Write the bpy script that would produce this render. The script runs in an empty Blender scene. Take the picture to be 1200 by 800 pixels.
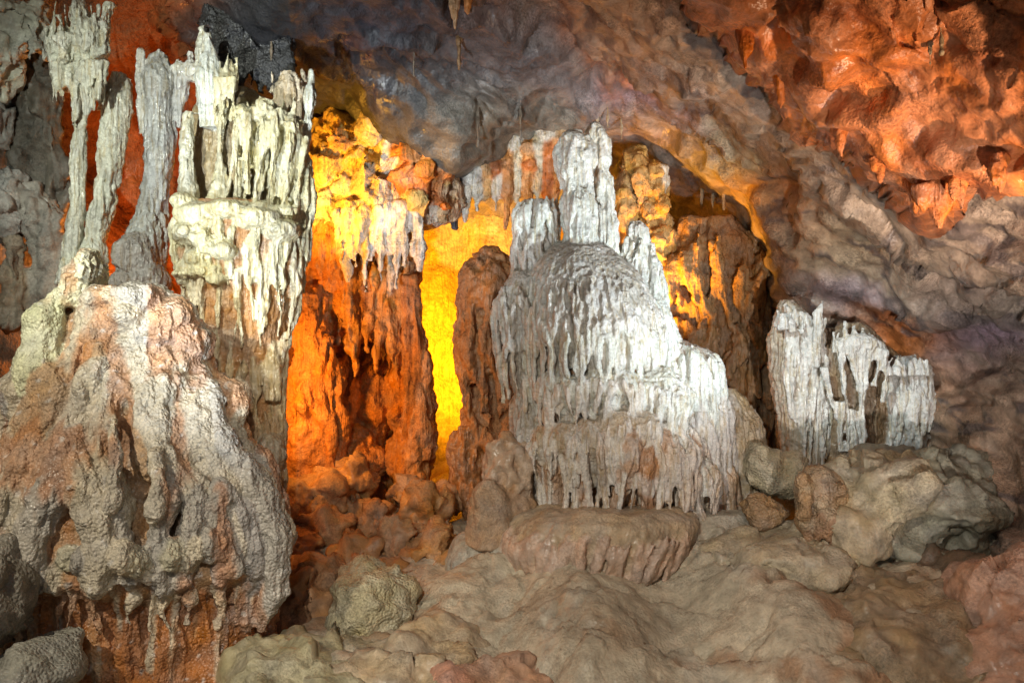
import bpy, math, random
import numpy as np
from mathutils import Vector
from mathutils.bvhtree import BVHTree

scene = bpy.context.scene
COL = scene.collection

# ------------------------------------------------------------------ camera
CZ = 1.75                      # eye height above the lowest floor
F = 1152.0                     # focal length in photo pixels (1200 wide)
cam_d = bpy.data.cameras.new('camera'); cam = bpy.data.objects.new('camera', cam_d); COL.objects.link(cam)
cam_d.sensor_width = 36.0; cam_d.lens = 36.0 * F / 1200.0
cam_d.clip_start = 0.05; cam_d.clip_end = 200.0
cam.location = (0, 0, CZ); cam.rotation_euler = (math.radians(90), 0, 0)
scene.camera = cam

def P(px, py, D):
    return np.array([(px - 600.0) / F * D, D, (400.0 - py) / F * D + CZ])

# ------------------------------------------------------------------ world: faint sky added as ambient fill through the open rear
w = bpy.data.worlds.new('World'); scene.world = w; w.use_nodes = True
nt = w.node_tree; nt.nodes.clear()
sky = nt.nodes.new('ShaderNodeTexSky'); sky.sky_type = 'NISHITA'; sky.sun_disc = False
sky.sun_elevation = math.radians(35); sky.sun_rotation = math.radians(180)
bg = nt.nodes.new('ShaderNodeBackground'); bg.inputs['Strength'].default_value = 0.02
wo = nt.nodes.new('ShaderNodeOutputWorld')
nt.links.new(sky.outputs[0], bg.inputs[0]); nt.links.new(bg.outputs[0], wo.inputs[0])

# ------------------------------------------------------------------ the show-cave lamps and added fill lamps
def lamp(name, loc, target, watts, color, angle=70, blend=0.6, size=0.06):
    d = bpy.data.lights.new(name, 'SPOT'); o = bpy.data.objects.new(name, d); COL.objects.link(o)
    d.energy = watts; d.color = color; d.spot_size = math.radians(angle); d.spot_blend = blend
    d.shadow_soft_size = size
    o.location = loc
    o.rotation_euler = (Vector(target) - Vector(loc)).to_track_quat('-Z', 'Y').to_euler()
    return o
def plamp(name, loc, watts, color, size=0.08):
    d = bpy.data.lights.new(name, 'POINT'); o = bpy.data.objects.new(name, d); COL.objects.link(o)
    d.energy = watts; d.color = color; d.shadow_soft_size = size; o.location = loc
    return o
WHITE = (0.93, 1.0, 0.95); COOL = (0.80, 0.93, 1.0); SODIUM = (1.0, 0.40, 0.03); ORANGE = (1.0, 0.30, 0.05)
# white floods at the left, the right and above the curtain, among added fills
lamp('flood_left', (-3.1, 2.3, 3.7), P(225, 205, 7.1), 850, (0.97, 1.0, 0.86), 52, 1.0, 0.04)
lamp('fill_mound', (-3.6, 2.2, 3.2), P(150, 600, 6.2), 420, (1.0, 0.88, 0.68), 50, 1.0, 0.04)  # added warm fill to brighten the mound
lamp('fill_drapery', (-0.7, 1.8, 3.3), P(272, 430, 7.0), 420, (1.0, 0.92, 0.74), 17, 1.0, 0.04)  # added narrow fill that lifts the mound's shadow off the drapery
lamp('flood_right', (3.3, 5.0, 1.0), P(760, 310, 8.0), 760, (0.80, 0.93, 1.0), 46, 1.0, 0.04)
lamp('flood_curtain', (-0.2, 4.3, 3.9), P(1000, 430, 8.7), 600, (0.88, 1.0, 1.0), 19, 0.9, 0.04)
lamp('fill_front', (-1.2, 0.6, 3.4), P(700, 830, 6.2), 900, (1.0, 0.92, 0.78), 58, 1.0, 0.05)  # added front fill from above the viewpoint, for floor and foreground
lamp('fill_roof', (2.0, 1.2, 0.0), P(960, 270, 8.4), 900, (1.0, 0.91, 0.86), 46, 1.0, 0.05)  # added fill from below to light the right roof
lamp('fill_roof_left', (-2.2, 2.0, 0.2), P(470, 150, 8.6), 1400, (0.86, 0.94, 1.0), 36, 1.0, 0.05)  # added cool fill to lift and neutralise the dark left roof
# sodium lamps hidden behind the formations
lamp('sodium_gap', P(572, 470, 9.75), P(540, 330, 12.0), 820, (1.0, 0.43, 0.012), 115, 0.9)
lamp('sodium_left', P(326, 265, 8.15), P(412, 190, 9.1), 160, (1.0, 0.46, 0.04), 118, 1.0)
lamp('sodium_foot', P(305, 440, 7.9), P(430, 430, 9.5), 115, (1.0, 0.40, 0.05), 150, 1.0)
lamp('sodium_alcove', P(735, 400, 9.3), P(800, 280, 10.0), 300, SODIUM, 95, 1.0)
plamp('orange_recess', P(165, 345, 8.3), 50, ORANGE)
# orange flood washing the roof slab at the right
lamp('orange_roof', (3.5, 2.8, 0.4), P(1080, 80, 6.3), 840, (1.0, 0.64, 0.38), 54, 1.0)

vs = scene.view_settings
vs.view_transform = 'Standard'; vs.look = 'None'; vs.exposure = 0.3; vs.gamma = 1.0
scene.cycles.max_bounces = 3; scene.cycles.diffuse_bounces = 3; scene.cycles.glossy_bounces = 1
scene.cycles.use_denoising = True

# ------------------------------------------------------------------ vector noise
def _hash(ix, iy, iz, seed):
    h = (ix.astype(np.int64) * 374761393 + iy.astype(np.int64) * 668265263 + iz.astype(np.int64) * 2147483647 + seed * 1274126177) & 0xFFFFFFFF
    h = ((h ^ (h >> 13)) * 1274126177) & 0xFFFFFFFF
    h = ((h ^ (h >> 16)) * 2246822519) & 0xFFFFFFFF
    return (h ^ (h >> 15)) & 0xFFFFFFFF
def noise(p, seed=0):
    i = np.floor(p).astype(np.int64); f = p - i
    u = f * f * f * (f * (f * 6 - 15) + 10)
    def g(dx, dy, dz):
        h = _hash(i[:, 0] + dx, i[:, 1] + dy, i[:, 2] + dz, seed)
        a = (h & 1023) / 1023.0 * 2 - 1; b = ((h >> 10) & 1023) / 1023.0 * 2 - 1; c = ((h >> 20) & 1023) / 1023.0 * 2 - 1
        return a * (f[:, 0] - dx) + b * (f[:, 1] - dy) + c * (f[:, 2] - dz)
    ux, uy, uz = u[:, 0], u[:, 1], u[:, 2]
    def L(a, b, t): return a + (b - a) * t
    return L(L(L(g(0,0,0), g(1,0,0), ux), L(g(0,1,0), g(1,1,0), ux), uy),
             L(L(g(0,0,1), g(1,0,1), ux), L(g(0,1,1), g(1,1,1), ux), uy), uz)
def fbm(p, octv=3, seed=0):
    s = np.zeros(len(p)); a = 1.0
    for k in range(octv):
        s += a * noise(p * (2.03 ** k) + 7.1 * k, seed + k); a *= 0.5
    return s
def ridged(p, octv=3, seed=0):
    s = np.zeros(len(p)); a = 1.0
    for k in range(octv):
        s += a * (0.35 - np.abs(noise(p * (2.03 ** k) + 3.7 * k, seed + k))); a *= 0.5
    return s
def worley(p, seed=0):
    i = np.floor(p).astype(np.int64); best = np.full(len(p), 9.0)
    for dx in (-1, 0, 1):
        for dy in (-1, 0, 1):
            for dz in (-1, 0, 1):
                c = i + (dx, dy, dz)
                h = _hash(c[:, 0], c[:, 1], c[:, 2], seed)
                q = c + np.stack([(h & 1023), (h >> 10) & 1023, (h >> 20) & 1023], 1) / 1023.0
                best = np.minimum(best, ((q - p) ** 2).sum(1))
    return np.sqrt(best)
def facet(p, seed=0):
    """broken-rock relief: every cell is a plane with a tilt and level of its own"""
    i = np.floor(p).astype(np.int64); best = np.full(len(p), 9.0); out = np.zeros(len(p))
    for dx in (-1, 0, 1):
        for dy in (-1, 0, 1):
            for dz in (-1, 0, 1):
                c = i + (dx, dy, dz); h = _hash(c[:, 0], c[:, 1], c[:, 2], seed)
                r = np.stack([(h & 1023), (h >> 10) & 1023, (h >> 20) & 1023], 1) / 1023.0
                q = p - (c + r); d2 = (q * q).sum(1); m = d2 < best
                t = (q * (r[:, [1, 2, 0]] * 2 - 1)).sum(1) + 0.5 * (r[:, 0] - 0.5)
                best = np.where(m, d2, best); out = np.where(m, t, out)
    return out
def saw(t):
    f = t - np.floor(t); return np.where(f < 0.86, f / 0.86, (1 - f) / 0.14) - 0.5
def sstep(a, b, x):
    t = np.clip((x - a) / (b - a), 0, 1); return t * t * (3 - 2 * t)

# ------------------------------------------------------------------ stone colours (linear base colours)
C_WHITE = (0.68, 0.71, 0.66); C_CREAM = (0.70, 0.66, 0.47); C_TAN = (0.42, 0.31, 0.19); C_GREY = (0.34, 0.335, 0.32)
C_CLAY = (0.46, 0.15, 0.04); C_BROWN = (0.24, 0.12, 0.055); C_DARK = (0.085, 0.085, 0.10); C_OCHRE = (0.46, 0.29, 0.12)
C_MAUVE_LIGHT = (0.25, 0.19, 0.26); C_SAND = (0.46, 0.38, 0.26); C_MOSS = (0.40, 0.42, 0.22); C_PINK = (0.50, 0.30, 0.22)  # the mauve is violet lamplight put into the roof colour
C_YEL = (0.62, 0.44, 0.20)

def N(t, kind, **kw):
    n = t.nodes.new(kind)
    for k, v in kw.items():
        if hasattr(n, k): setattr(n, k, v)
    return n
def stone(name, rough=0.62, grain=26.0, bump=0.5, pop=0.0, pop_scale=22.0, spec=0.4, vary=0.35, streak=0.0):
    m = bpy.data.materials.new(name); m.use_nodes = True; t = m.node_tree; t.nodes.clear()
    out = N(t, 'ShaderNodeOutputMaterial'); b = N(t, 'ShaderNodeBsdfPrincipled')
    t.links.new(b.outputs[0], out.inputs[0])
    geo = N(t, 'ShaderNodeNewGeometry'); col = N(t, 'ShaderNodeAttribute'); col.attribute_name = 'Col'
    n1 = N(t, 'ShaderNodeTexNoise'); n1.inputs['Scale'].default_value = grain * 0.35; n1.inputs['Detail'].default_value = 3.5; n1.inputs['Roughness'].default_value = 0.65
    n2 = N(t, 'ShaderNodeTexNoise'); n2.inputs['Scale'].default_value = grain * 2.2; n2.inputs['Detail'].default_value = 2; n2.inputs['Roughness'].default_value = 0.7
    t.links.new(geo.outputs['Position'], n1.inputs['Vector']); t.links.new(geo.outputs['Position'], n2.inputs['Vector'])
    def mrange(src, a, bb, c, d):
        r = N(t, 'ShaderNodeMapRange'); r.inputs[1].default_value = a; r.inputs[2].default_value = bb; r.inputs[3].default_value = c; r.inputs[4].default_value = d
        t.links.new(src, r.inputs[0]); return r.outputs[0]
    def mul(a, bb):
        q = N(t, 'ShaderNodeMath', operation='MULTIPLY'); t.links.new(a, q.inputs[0]); t.links.new(bb, q.inputs[1]); return q.outputs[0]
    n3 = N(t, 'ShaderNodeTexNoise'); n3.inputs['Scale'].default_value = 2.7; n3.inputs['Detail'].default_value = 2; t.links.new(geo.outputs['Position'], n3.inputs['Vector'])
    patch = mrange(n3.outputs[0], 0.40, 0.62, 0.15, 1.0)
    g0 = mrange(n2.outputs[0], 0.28, 0.72, -vary * 1.2, vary * 0.8)
    pm = mul(g0, patch); pa = N(t, 'ShaderNodeMath', operation='ADD'); pa.inputs[1].default_value = 1.0; t.links.new(pm, pa.inputs[0])
    v = mul(mrange(n1.outputs[0], 0.3, 0.7, 1 - vary, 1 + vary * 0.7), pa.outputs[0])
    hsv = N(t, 'ShaderNodeHueSaturation'); t.links.new(col.outputs['Color'], hsv.inputs['Color']); t.links.new(v, hsv.inputs['Value'])
    t.links.new(hsv.outputs[0], b.inputs['Base Color'])
    t.links.new(mrange(n3.outputs[0], 0.36, 0.62, rough - 0.24, rough + 0.16), b.inputs['Roughness'])
    b.inputs['Specular IOR Level'].default_value = spec
    h = mul(n1.outputs[0], mrange(mul(n2.outputs[0], patch), 0.0, 0.8, 0.7, 1.2))
    bp = N(t, 'ShaderNodeBump'); bp.inputs['Strength'].default_value = bump; bp.inputs['Distance'].default_value = 0.035
    t.links.new(h, bp.inputs['Height'])
    last = bp
    if pop > 0:
        vo = N(t, 'ShaderNodeTexVoronoi'); vo.feature = 'F1'; vo.inputs['Scale'].default_value = pop_scale
        if 'Smoothness' in vo.inputs: vo.inputs['Smoothness'].default_value = 0.4
        t.links.new(geo.outputs['Position'], vo.inputs['Vector'])
        b2 = N(t, 'ShaderNodeBump', invert=True); b2.inputs['Strength'].default_value = pop; b2.inputs['Distance'].default_value = 0.03
        t.links.new(vo.outputs['Distance'], b2.inputs['Height']); t.links.new(last.outputs[0], b2.inputs['Normal']); last = b2
    if streak > 0:
        mp = N(t, 'ShaderNodeMapping'); mp.inputs['Scale'].default_value = (44, 44, 3.2); t.links.new(geo.outputs['Position'], mp.inputs[0])
        n4 = N(t, 'ShaderNodeTexNoise'); n4.inputs['Scale'].default_value = 1.0; n4.inputs['Detail'].default_value = 2; t.links.new(mp.outputs[0], n4.inputs['Vector'])
        b3 = N(t, 'ShaderNodeBump'); b3.inputs['Strength'].default_value = streak; b3.inputs['Distance'].default_value = 0.03
        t.links.new(n4.outputs[0], b3.inputs['Height']); t.links.new(last.outputs[0], b3.inputs['Normal']); last = b3
        mx = N(t, 'ShaderNodeMixRGB', blend_type='MULTIPLY'); mx.inputs[2].default_value = (0.74, 0.62, 0.42, 1)
        t.links.new(mrange(n4.outputs[0], 0.52, 0.30, 0.0, 0.85), mx.inputs[0]); t.links.new(hsv.outputs[0], mx.inputs[1]); t.links.new(mx.outputs[0], b.inputs['Base Color'])
    t.links.new(last.outputs[0], b.inputs['Normal'])
    return m
M_CALC = stone('calcite', 0.42, 34, 0.5, 0.25, 42, 0.6, 0.26, 0.55)
M_POP = stone('coralloid_calcite', 0.55, 34, 0.55, 0.5, 50, 0.5, 0.36)
M_ROCK = stone('limestone', 0.56, 24, 0.7, 0.0, 20, 0.45, 0.36)
M_ROOF = stone('roof_limestone', 0.50, 24, 0.9, 0.0, 9, 0.5, 0.45)
M_FLOW = stone('flowstone', 0.50, 30, 0.55, 0.18, 40, 0.5, 0.30)
M_CLAY = stone('clay_stained_rock', 0.58, 30, 0.9, 0.3, 22, 0.4, 0.35, 0.6)

# ------------------------------------------------------------------ scene bookkeeping
def link_mesh(name, V, Fq, C, mat, parent=None, origin=None, normals=None):
    me = bpy.data.meshes.new(name)
    o0 = np.array(origin if origin is not None else (0, 0, 0), float)
    V = V - o0
    nv, nf = len(V), len(Fq)
    Fq = np.asarray(Fq, np.int32); k = Fq.shape[1]
    me.vertices.add(nv); me.vertices.foreach_set('co', V.astype(np.float32).ravel())
    me.loops.add(nf * k); me.loops.foreach_set('vertex_index', Fq.ravel())
    me.polygons.add(nf); me.polygons.foreach_set('loop_start', np.arange(0, nf * k, k, dtype=np.int32))
    me.polygons.foreach_set('use_smooth', np.ones(nf, bool))
    me.update(calc_edges=True); me.validate()
    a = me.color_attributes.new('Col', 'FLOAT_COLOR', 'POINT')
    a.data.foreach_set('color', np.concatenate([C, np.ones((nv, 1))], 1).astype(np.float32).ravel())
    if normals is not None: me.normals_split_custom_set_from_vertices(normals.tolist())
    me.materials.append(mat)
    o = bpy.data.objects.new(name, me); COL.objects.link(o)
    if parent is not None: o.parent = parent
    elif origin is not None: o.location = o0
    return o
def thing(name, label, cat, base, group=None):
    o = bpy.data.objects.new(name, None); COL.objects.link(o); o.location = base; o.empty_display_size = 0.2
    o['label'] = label; o['category'] = cat; o['kind'] = 'thing'
    if group: o['group'] = group
    return o
def tag(o, label, cat, group=None):
    o['label'] = label; o['category'] = cat; o['kind'] = 'thing'
    if group: o['group'] = group
    return o

# ------------------------------------------------------------------ clay: many closed pieces fused into one stone by a voxel remesh
def quad_pairs(Fq):
    nf = len(Fq); e = np.stack([Fq, np.roll(Fq, -1, 1)], 2).reshape(-1, 2); e.sort(1)
    key = e[:, 0].astype(np.int64) * (Fq.max() + 1) + e[:, 1]; fid = np.repeat(np.arange(nf), Fq.shape[1])
    o = np.argsort(key, kind='stable'); k = key[o]; f = fid[o]; s = k[1:] == k[:-1]
    return f[:-1][s], f[1:][s]
def components(lab, a, b):
    comp = np.arange(len(lab)); s = lab[a] == lab[b]; a = a[s]; b = b[s]
    while True:
        m = np.minimum(comp[a], comp[b]); n = comp.copy()
        np.minimum.at(n, comp[a], m); np.minimum.at(n, comp[b], m)
        np.minimum.at(n, a, m); np.minimum.at(n, b, m)
        n = n[n]; n = n[n]
        if (n == comp).all(): return comp
        comp = n

class Clay:
    def __init__(s, seed=0):
        s.V = []; s.Fc = []; s.nv = 0; s.col = []; s.part = []; s.keys = ['']; s.rng = random.Random(seed); s.seed = seed
    def _key(s, part):
        if part is None: return 0
        s.keys.append(part); return len(s.keys) - 1
    def add(s, V, Fq, col, part=None, kid=None):
        s.V.append(np.asarray(V, float)); s.Fc += [[i + s.nv for i in f] for f in Fq]; s.nv += len(V)
        k = s._key(part) if kid is None else kid
        s.col += [col] * len(Fq); s.part += [k] * len(Fq)
        return k
    def rings(s, rings, col, part=None, kid=None):
        n = len(rings[0]); V = [r.mean(0) for r in (rings[0], rings[-1])]
        V = np.concatenate([np.array(V)] + list(rings)); Fq = []
        for j in range(len(rings) - 1):
            for i in range(n):
                a = 2 + j * n + i; b = 2 + j * n + (i + 1) % n
                Fq.append([a, b, b + n, a + n])
        L = 2 + (len(rings) - 1) * n
        for i in range(n):
            Fq.append([0, 2 + (i + 1) % n, 2 + i]); Fq.append([1, L + i, L + (i + 1) % n])
        return s.add(V, Fq, col, part, kid)
    def tubew(s, pts, rad, col, part=None, seg=8, kid=None, squash=1.0):
        """tube through world points; rings horizontal-ish, perpendicular to the path"""
        pts = np.asarray(pts, float); rad = np.asarray(rad, float); R = []
        for j in range(len(pts)):
            d = pts[min(j + 1, len(pts) - 1)] - pts[max(j - 1, 0)]; d = d / (np.linalg.norm(d) + 1e-9)
            ref = np.array([0, 1, 0]) if abs(d[1]) < 0.9 else np.array([1, 0, 0])
            u = np.cross(d, ref); u /= np.linalg.norm(u); v = np.cross(u, d)
            th = np.arange(seg) * 2 * math.pi / seg
            R.append(pts[j] + rad[j] * (np.cos(th)[:, None] * u + squash * np.sin(th)[:, None] * v))
        return s.rings(R, col, part, kid)
    def tube(s, pts, rad, col, part=None, D=None, seg=9, squash=1.0, sub=3, kid=None):
        """pts (px,py[,D]); rad in px"""
        q = np.array([[p[0], p[1], p[2] if len(p) > 2 else D] for p in pts], float); r = np.array(rad, float)
        t = np.arange(len(q)); tt = np.linspace(0, len(q) - 1, (len(q) - 1) * sub + 1)
        q = np.stack([np.interp(tt, t, q[:, k]) for k in range(3)], 1); r = np.interp(tt, t, r)
        W = np.array([P(*a) for a in q]); return s.tubew(W, r * q[:, 2] / F, col, part, seg, kid, squash)
    def blob(s, px, py, D, rx, rz, ry=None, col=C_GREY, part=None, rough=0.12, kid=None, rot=0.0):
        c = P(px, py, D); a = rx * D / F; b = rz * D / F; d = ry if ry is not None else a
        n, m = 16, 9; R = []; ph = s.rng.random() * 50
        for j in range(m):
            t = math.pi * (j + 0.5) / m; th = np.arange(n) * 2 * math.pi / n
            q = np.stack([np.sin(t) * np.cos(th), np.sin(t) * np.sin(th), np.full(n, np.cos(t))], 1)
            q = q * (1 + rough * 2.2 * noise(q * 1.4 + ph, 3))[:, None] * (a, d, b)
            if rot:
                cr, sr = math.cos(rot), math.sin(rot); q = np.stack([q[:, 0] * cr - q[:, 2] * sr, q[:, 1], q[:, 0] * sr + q[:, 2] * cr], 1)
            R.append(c + q)
        return s.rings(R, col, part, kid)
    def flow(s, D, rows, flat=0.8, add=0.0, col=C_GREY, part=None, seg=36, rough=0.05, kid=None):
        """upright body of revolution-ish form from silhouette rows (py, xl, xr[, dD])"""
        rows = sorted(rows); py = np.array([r[0] for r in rows], float)
        xl = np.array([r[1] for r in rows], float); xr = np.array([r[2] for r in rows], float)
        dd = np.array([r[3] if len(r) > 3 else 0.0 for r in rows])
        n = max(6, int((py[-1] - py[0]) / 9)); yy = np.linspace(py[0], py[-1], n)
        l = np.interp(yy, py, xl); r = np.interp(yy, py, xr); d = np.interp(yy, py, dd)
        z = (400 - yy) / F * D + CZ; cx = ((l + r) / 2 - 600) / F * D; rx = (r - l) / 2 / F * D; ry = rx * flat + add; cy = D + d
        th = np.arange(seg) * 2 * math.pi / seg; R = []
        ph = s.rng.random() * 30
        for j in range(n):
            q = np.stack([np.cos(th) * 2, np.sin(th) * 2, np.full(seg, z[j] * 2.2)], 1)
            k = 1 + rough * 2 * noise(q + ph, 5)
            R.append(np.stack([cx[j] + rx[j] * k * np.cos(th), cy[j] + ry[j] * k * np.sin(th), np.full(seg, z[j])], 1))
        kk = s.rings(R, col, part, kid)
        o = np.argsort(z)
        return dict(z=z[o], cx=cx[o], rx=rx[o], ry=ry[o], cy=cy[o], D=D, kid=kk)
    def drips(s, pr, us, y0, y1, r, col, part=None, hang=0.3, out=0.4, wig=1.0, jt=0.12, jb=0.2, merge=0.0, rv=0.35, blade=1.0, bulb=0.55, seg=8):
        """tongues of flowstone running down the surface of a flow body. y0,y1: py of start / end (number or f(u)); r in px"""
        g = s.rng; D = pr['D']; Z = lambda y: (400 - y) / F * D + CZ
        us = list(us); cl = [g.choice(us) for _ in us]
        for i, u in enumerate(us):
            a = y0(u) if callable(y0) else y0; b = y1(u) if callable(y1) else y1; L = b - a
            a += g.uniform(-jt, jt) * L; b += g.uniform(-jb, jb) * L
            rr = r * g.uniform(1 - rv, 1 + rv) / F * D
            near = min(us, key=lambda q: abs(q - u) if q != u else 9) if len(us) > 1 else u
            uc = u + (near - u) * 0.5 if g.random() < merge else u
            n = 14; pts = []; rad = []; ph = g.random() * 9
            c0 = [np.interp(Z(a + 0.12 * L), pr['z'], pr[k]) for k in ('cx', 'rx', 'ry', 'cy')]
            for j in range(n):
                t = j / (n - 1); z = Z(a + (b - a) * t)
                c = [np.interp(z, pr['z'], pr[k]) for k in ('cx', 'rx', 'ry', 'cy')]
                hh = hang * min(1, t * 3) if t > 0.05 else 0
                rx = max(c[1], c[1] * (1 - hh) + c0[1] * hh); ry = max(c[2], c[2] * (1 - hh) + c0[2] * hh)
                cx = c[0] * (1 - hh) + c0[0] * hh; cy = c[3] * (1 - hh) + c0[3] * hh
                uu = u + (uc - u) * t ** 0.8
                th = -math.pi / 2 + uu * 1.6 + wig * rr / max(rx, 0.05) * 0.7 * math.sin(t * 5 + ph)
                k = 0.35 + 0.65 * sstep(0, 0.22, t); k *= 1 - (1 - bulb) * sstep(0.3, 0.85, t); k *= 1 - 0.75 * sstep(0.9, 1.0, t)
                q = out * rr
                pts.append((cx + (rx + q) * math.cos(th), cy + (ry + q) * math.sin(th), z)); rad.append(max(rr * k, 0.006))
            s.tubew(pts, rad, col if not callable(col) else col(u), part, seg, squash=blade)
    def ragged(s, x0, x1, n, yb, lo, hi, r, col, D, part=None, dep=0.1):
        """a row of thin spikes; negative lo/hi stand up from yb, positive hang down"""
        g = s.rng
        for i in range(n):
            x = x0 + (x1 - x0) * (i + g.random()) / n; y = yb(x) if callable(yb) else yb; l = g.uniform(lo, hi); d = D + g.uniform(-dep, dep); q = r * g.uniform(.6, 1.4); sg = 1 if l > 0 else -1
            s.tube([(x, y - sg * 10, d), (x + g.uniform(-2, 2), y + l * .4, d), (x + g.uniform(-3, 3), y + l, d)], [q * 1.3, q * .8, max(1.0, q * .25)], col, part if part is None else part)
    def build(s, name, mat, voxel=0.016, smooth=2, disp=(), parent=None, origin=None, cblur=3, cvar=0.35, colfn=None):
        V = np.concatenate(s.V)
        me = bpy.data.meshes.new('tmp'); me.from_pydata(V.tolist(), [], s.Fc)
        ob = bpy.data.objects.new('tmp', me); COL.objects.link(ob)
        md = ob.modifiers.new('r', 'REMESH'); md.mode = 'VOXEL'; md.voxel_size = voxel
        if smooth:
            m2 = ob.modifiers.new('s', 'SMOOTH'); m2.factor = 0.5; m2.iterations = smooth
        dg = bpy.context.evaluated_depsgraph_get(); ev = ob.evaluated_get(dg); em = ev.to_mesh()
        nv = len(em.vertices); co = np.empty(nv * 3, np.float32); em.vertices.foreach_get('co', co); co = co.reshape(-1, 3).astype(float)
        no = np.empty(nv * 3, np.float32); em.vertex_normals.foreach_get('vector', no); no = no.reshape(-1, 3).astype(float)
        Fq = np.empty(len(em.loops), np.int32); em.loops.foreach_get('vertex_index', Fq); Fq = Fq.reshape(-1, 4)
        ev.to_mesh_clear(); bpy.data.objects.remove(ob); bpy.data.meshes.remove(me)
        # which piece each vertex came from
        bv = BVHTree.FromPolygons([Vector(v) for v in V], s.Fc)
        near = np.fromiter((bv.find_nearest(v)[2] for v in map(Vector, co.tolist())), np.int64, nv)
        C = np.array(s.col, float)[near]; K = np.array(s.part)[near]
        e = np.concatenate([Fq[:, [0, 1]], Fq[:, [1, 2]], Fq[:, [2, 3]], Fq[:, [3, 0]]])
        deg = np.bincount(e[:, 0], minlength=nv) + np.bincount(e[:, 1], minlength=nv)
        def lap(A):
            return np.stack([(np.bincount(e[:, 0], A[e[:, 1], k], nv) + np.bincount(e[:, 1], A[e[:, 0], k], nv)) / np.maximum(deg, 1) for k in range(A.shape[1])], 1)
        for _ in range(cblur): C = 0.4 * C + 0.6 * lap(C)
        p0 = co.copy()
        for kind, sc, amp in disp:
            sc = np.array(sc, float)
            if kind == 'fbm': d = fbm(p0 * sc, 4, s.seed) * amp
            elif kind == 'ridge': d = ridged(p0 * sc, 3, s.seed + 9) * amp
            elif kind == 'pop': d = (0.55 - worley(p0 * sc, s.seed + 4)) * amp * np.clip(0.7 + 1.6 * fbm(p0 * 2.5, 2, s.seed + 2), 0.1, 1.4)
            elif kind == 'flute': d = (0.3 - np.abs(noise(p0 * sc + 0.4 * noise(p0 * 2.2, 8)[:, None], s.seed + 6))) * amp
            elif kind == 'facet': d = facet(p0 * sc + 0.5 * np.stack([noise(p0 * sc * .8, 63), noise(p0 * sc * .8 + 9, 64), noise(p0 * sc * .8 + 4, 65)], 1), s.seed + 40) * amp
            elif kind == 'rib':
                wq = p0 * sc + 0.9 * np.stack([noise(p0 * 3.1, 61), noise(p0 * 3.1 + 9, 62), 0 * p0[:, 0]], 1)
                d = (np.abs(noise(wq, s.seed + 31)) - 0.2) * amp + (np.abs(noise(wq * (2.1, 2.1, 1.6) + 5, s.seed + 32)) - 0.2) * amp * 0.45
                d *= sstep(0.85, 0.45, np.abs(no[:, 2])) * np.clip(0.75 + fbm(p0 * 2.2, 2, s.seed + 33) * 1.5, 0.25, 1.3)
            co += no * d[:, None]
        # normals after displacement
        fn = np.cross(co[Fq[:, 2]] - co[Fq[:, 0]], co[Fq[:, 3]] - co[Fq[:, 1]])
        vn = np.zeros_like(co)
        for k in range(4):
            for ax in range(3): vn[:, ax] += np.bincount(Fq[:, k], fn[:, ax], nv)
        vn /= np.linalg.norm(vn, axis=1)[:, None] + 1e-12
        if cvar: C = C * (1 + cvar * fbm(p0 * 3.3, 3, s.seed + 20))[:, None]
        if colfn: C = colfn(p0, vn, C)
        gy = C.mean(1)[:, None]; C = gy + (C - gy) * (1 + 0.5 * fbm(p0 * 5.5, 2, s.seed + 23))[:, None]
        C = np.clip(C, 0.01, 0.85)
        # split into parts along the seams between the pieces
        lab = K[Fq[:, 0]].copy()
        # equal part names that share a key are one part
        a, b = quad_pairs(Fq)
        if len(s.keys) > 1:
            for _ in range(3):
                cp = components(lab, a, b); ids, inv, cnt = np.unique(cp, return_inverse=True, return_counts=True)
                big = {}
                for i, cid in enumerate(ids):
                    l = lab[cid]
                    if l not in big or cnt[i] > cnt[big[l]]: big[l] = i
                main = np.zeros(len(ids), bool)
                for l, i in big.items():
                    if cnt[i] >= 40 or l == 0: main[i] = True
                small = ~main[inv]
                if not small.any(): break
                for x, y in ((a, b), (b, a)):
                    sel = small[x] & ~small[y]; lab[x[sel]] = np.where(small[x[sel]], lab[y[sel]], lab[x[sel]])
                # flood whole small components with the label of a neighbour
                first = {}
                sel = small[a] & ~small[b]
                for f, g in zip(a[sel], b[sel]): first.setdefault(inv[f], lab[g])
                sel = small[b] & ~small[a]
                for f, g in zip(b[sel], a[sel]): first.setdefault(inv[f], lab[g])
                if first:
                    mp = np.full(len(ids), -1); 
                    for q, l in first.items(): mp[q] = l
                    t = mp[inv]; lab = np.where(t >= 0, t, lab)
        cp = components(np.zeros(len(lab), int), a, b); ids, inv, cnt = np.unique(cp, return_inverse=True, return_counts=True)
        keep = (cnt[inv] >= 0.03 * cnt.max()); Fq = Fq[keep]; lab = lab[keep]
        outs = []
        labs = np.unique(lab)
        for l in labs:
            f = Fq[lab == l]; used, inv = np.unique(f, return_inverse=True); f2 = inv.reshape(-1, 4)
            nm = name if l == 0 else s.keys[l]
            outs.append(link_mesh(nm, co[used], f2, C[used], mat, parent, origin, vn[used] if len(labs) > 1 else None))
        return outs

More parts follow.
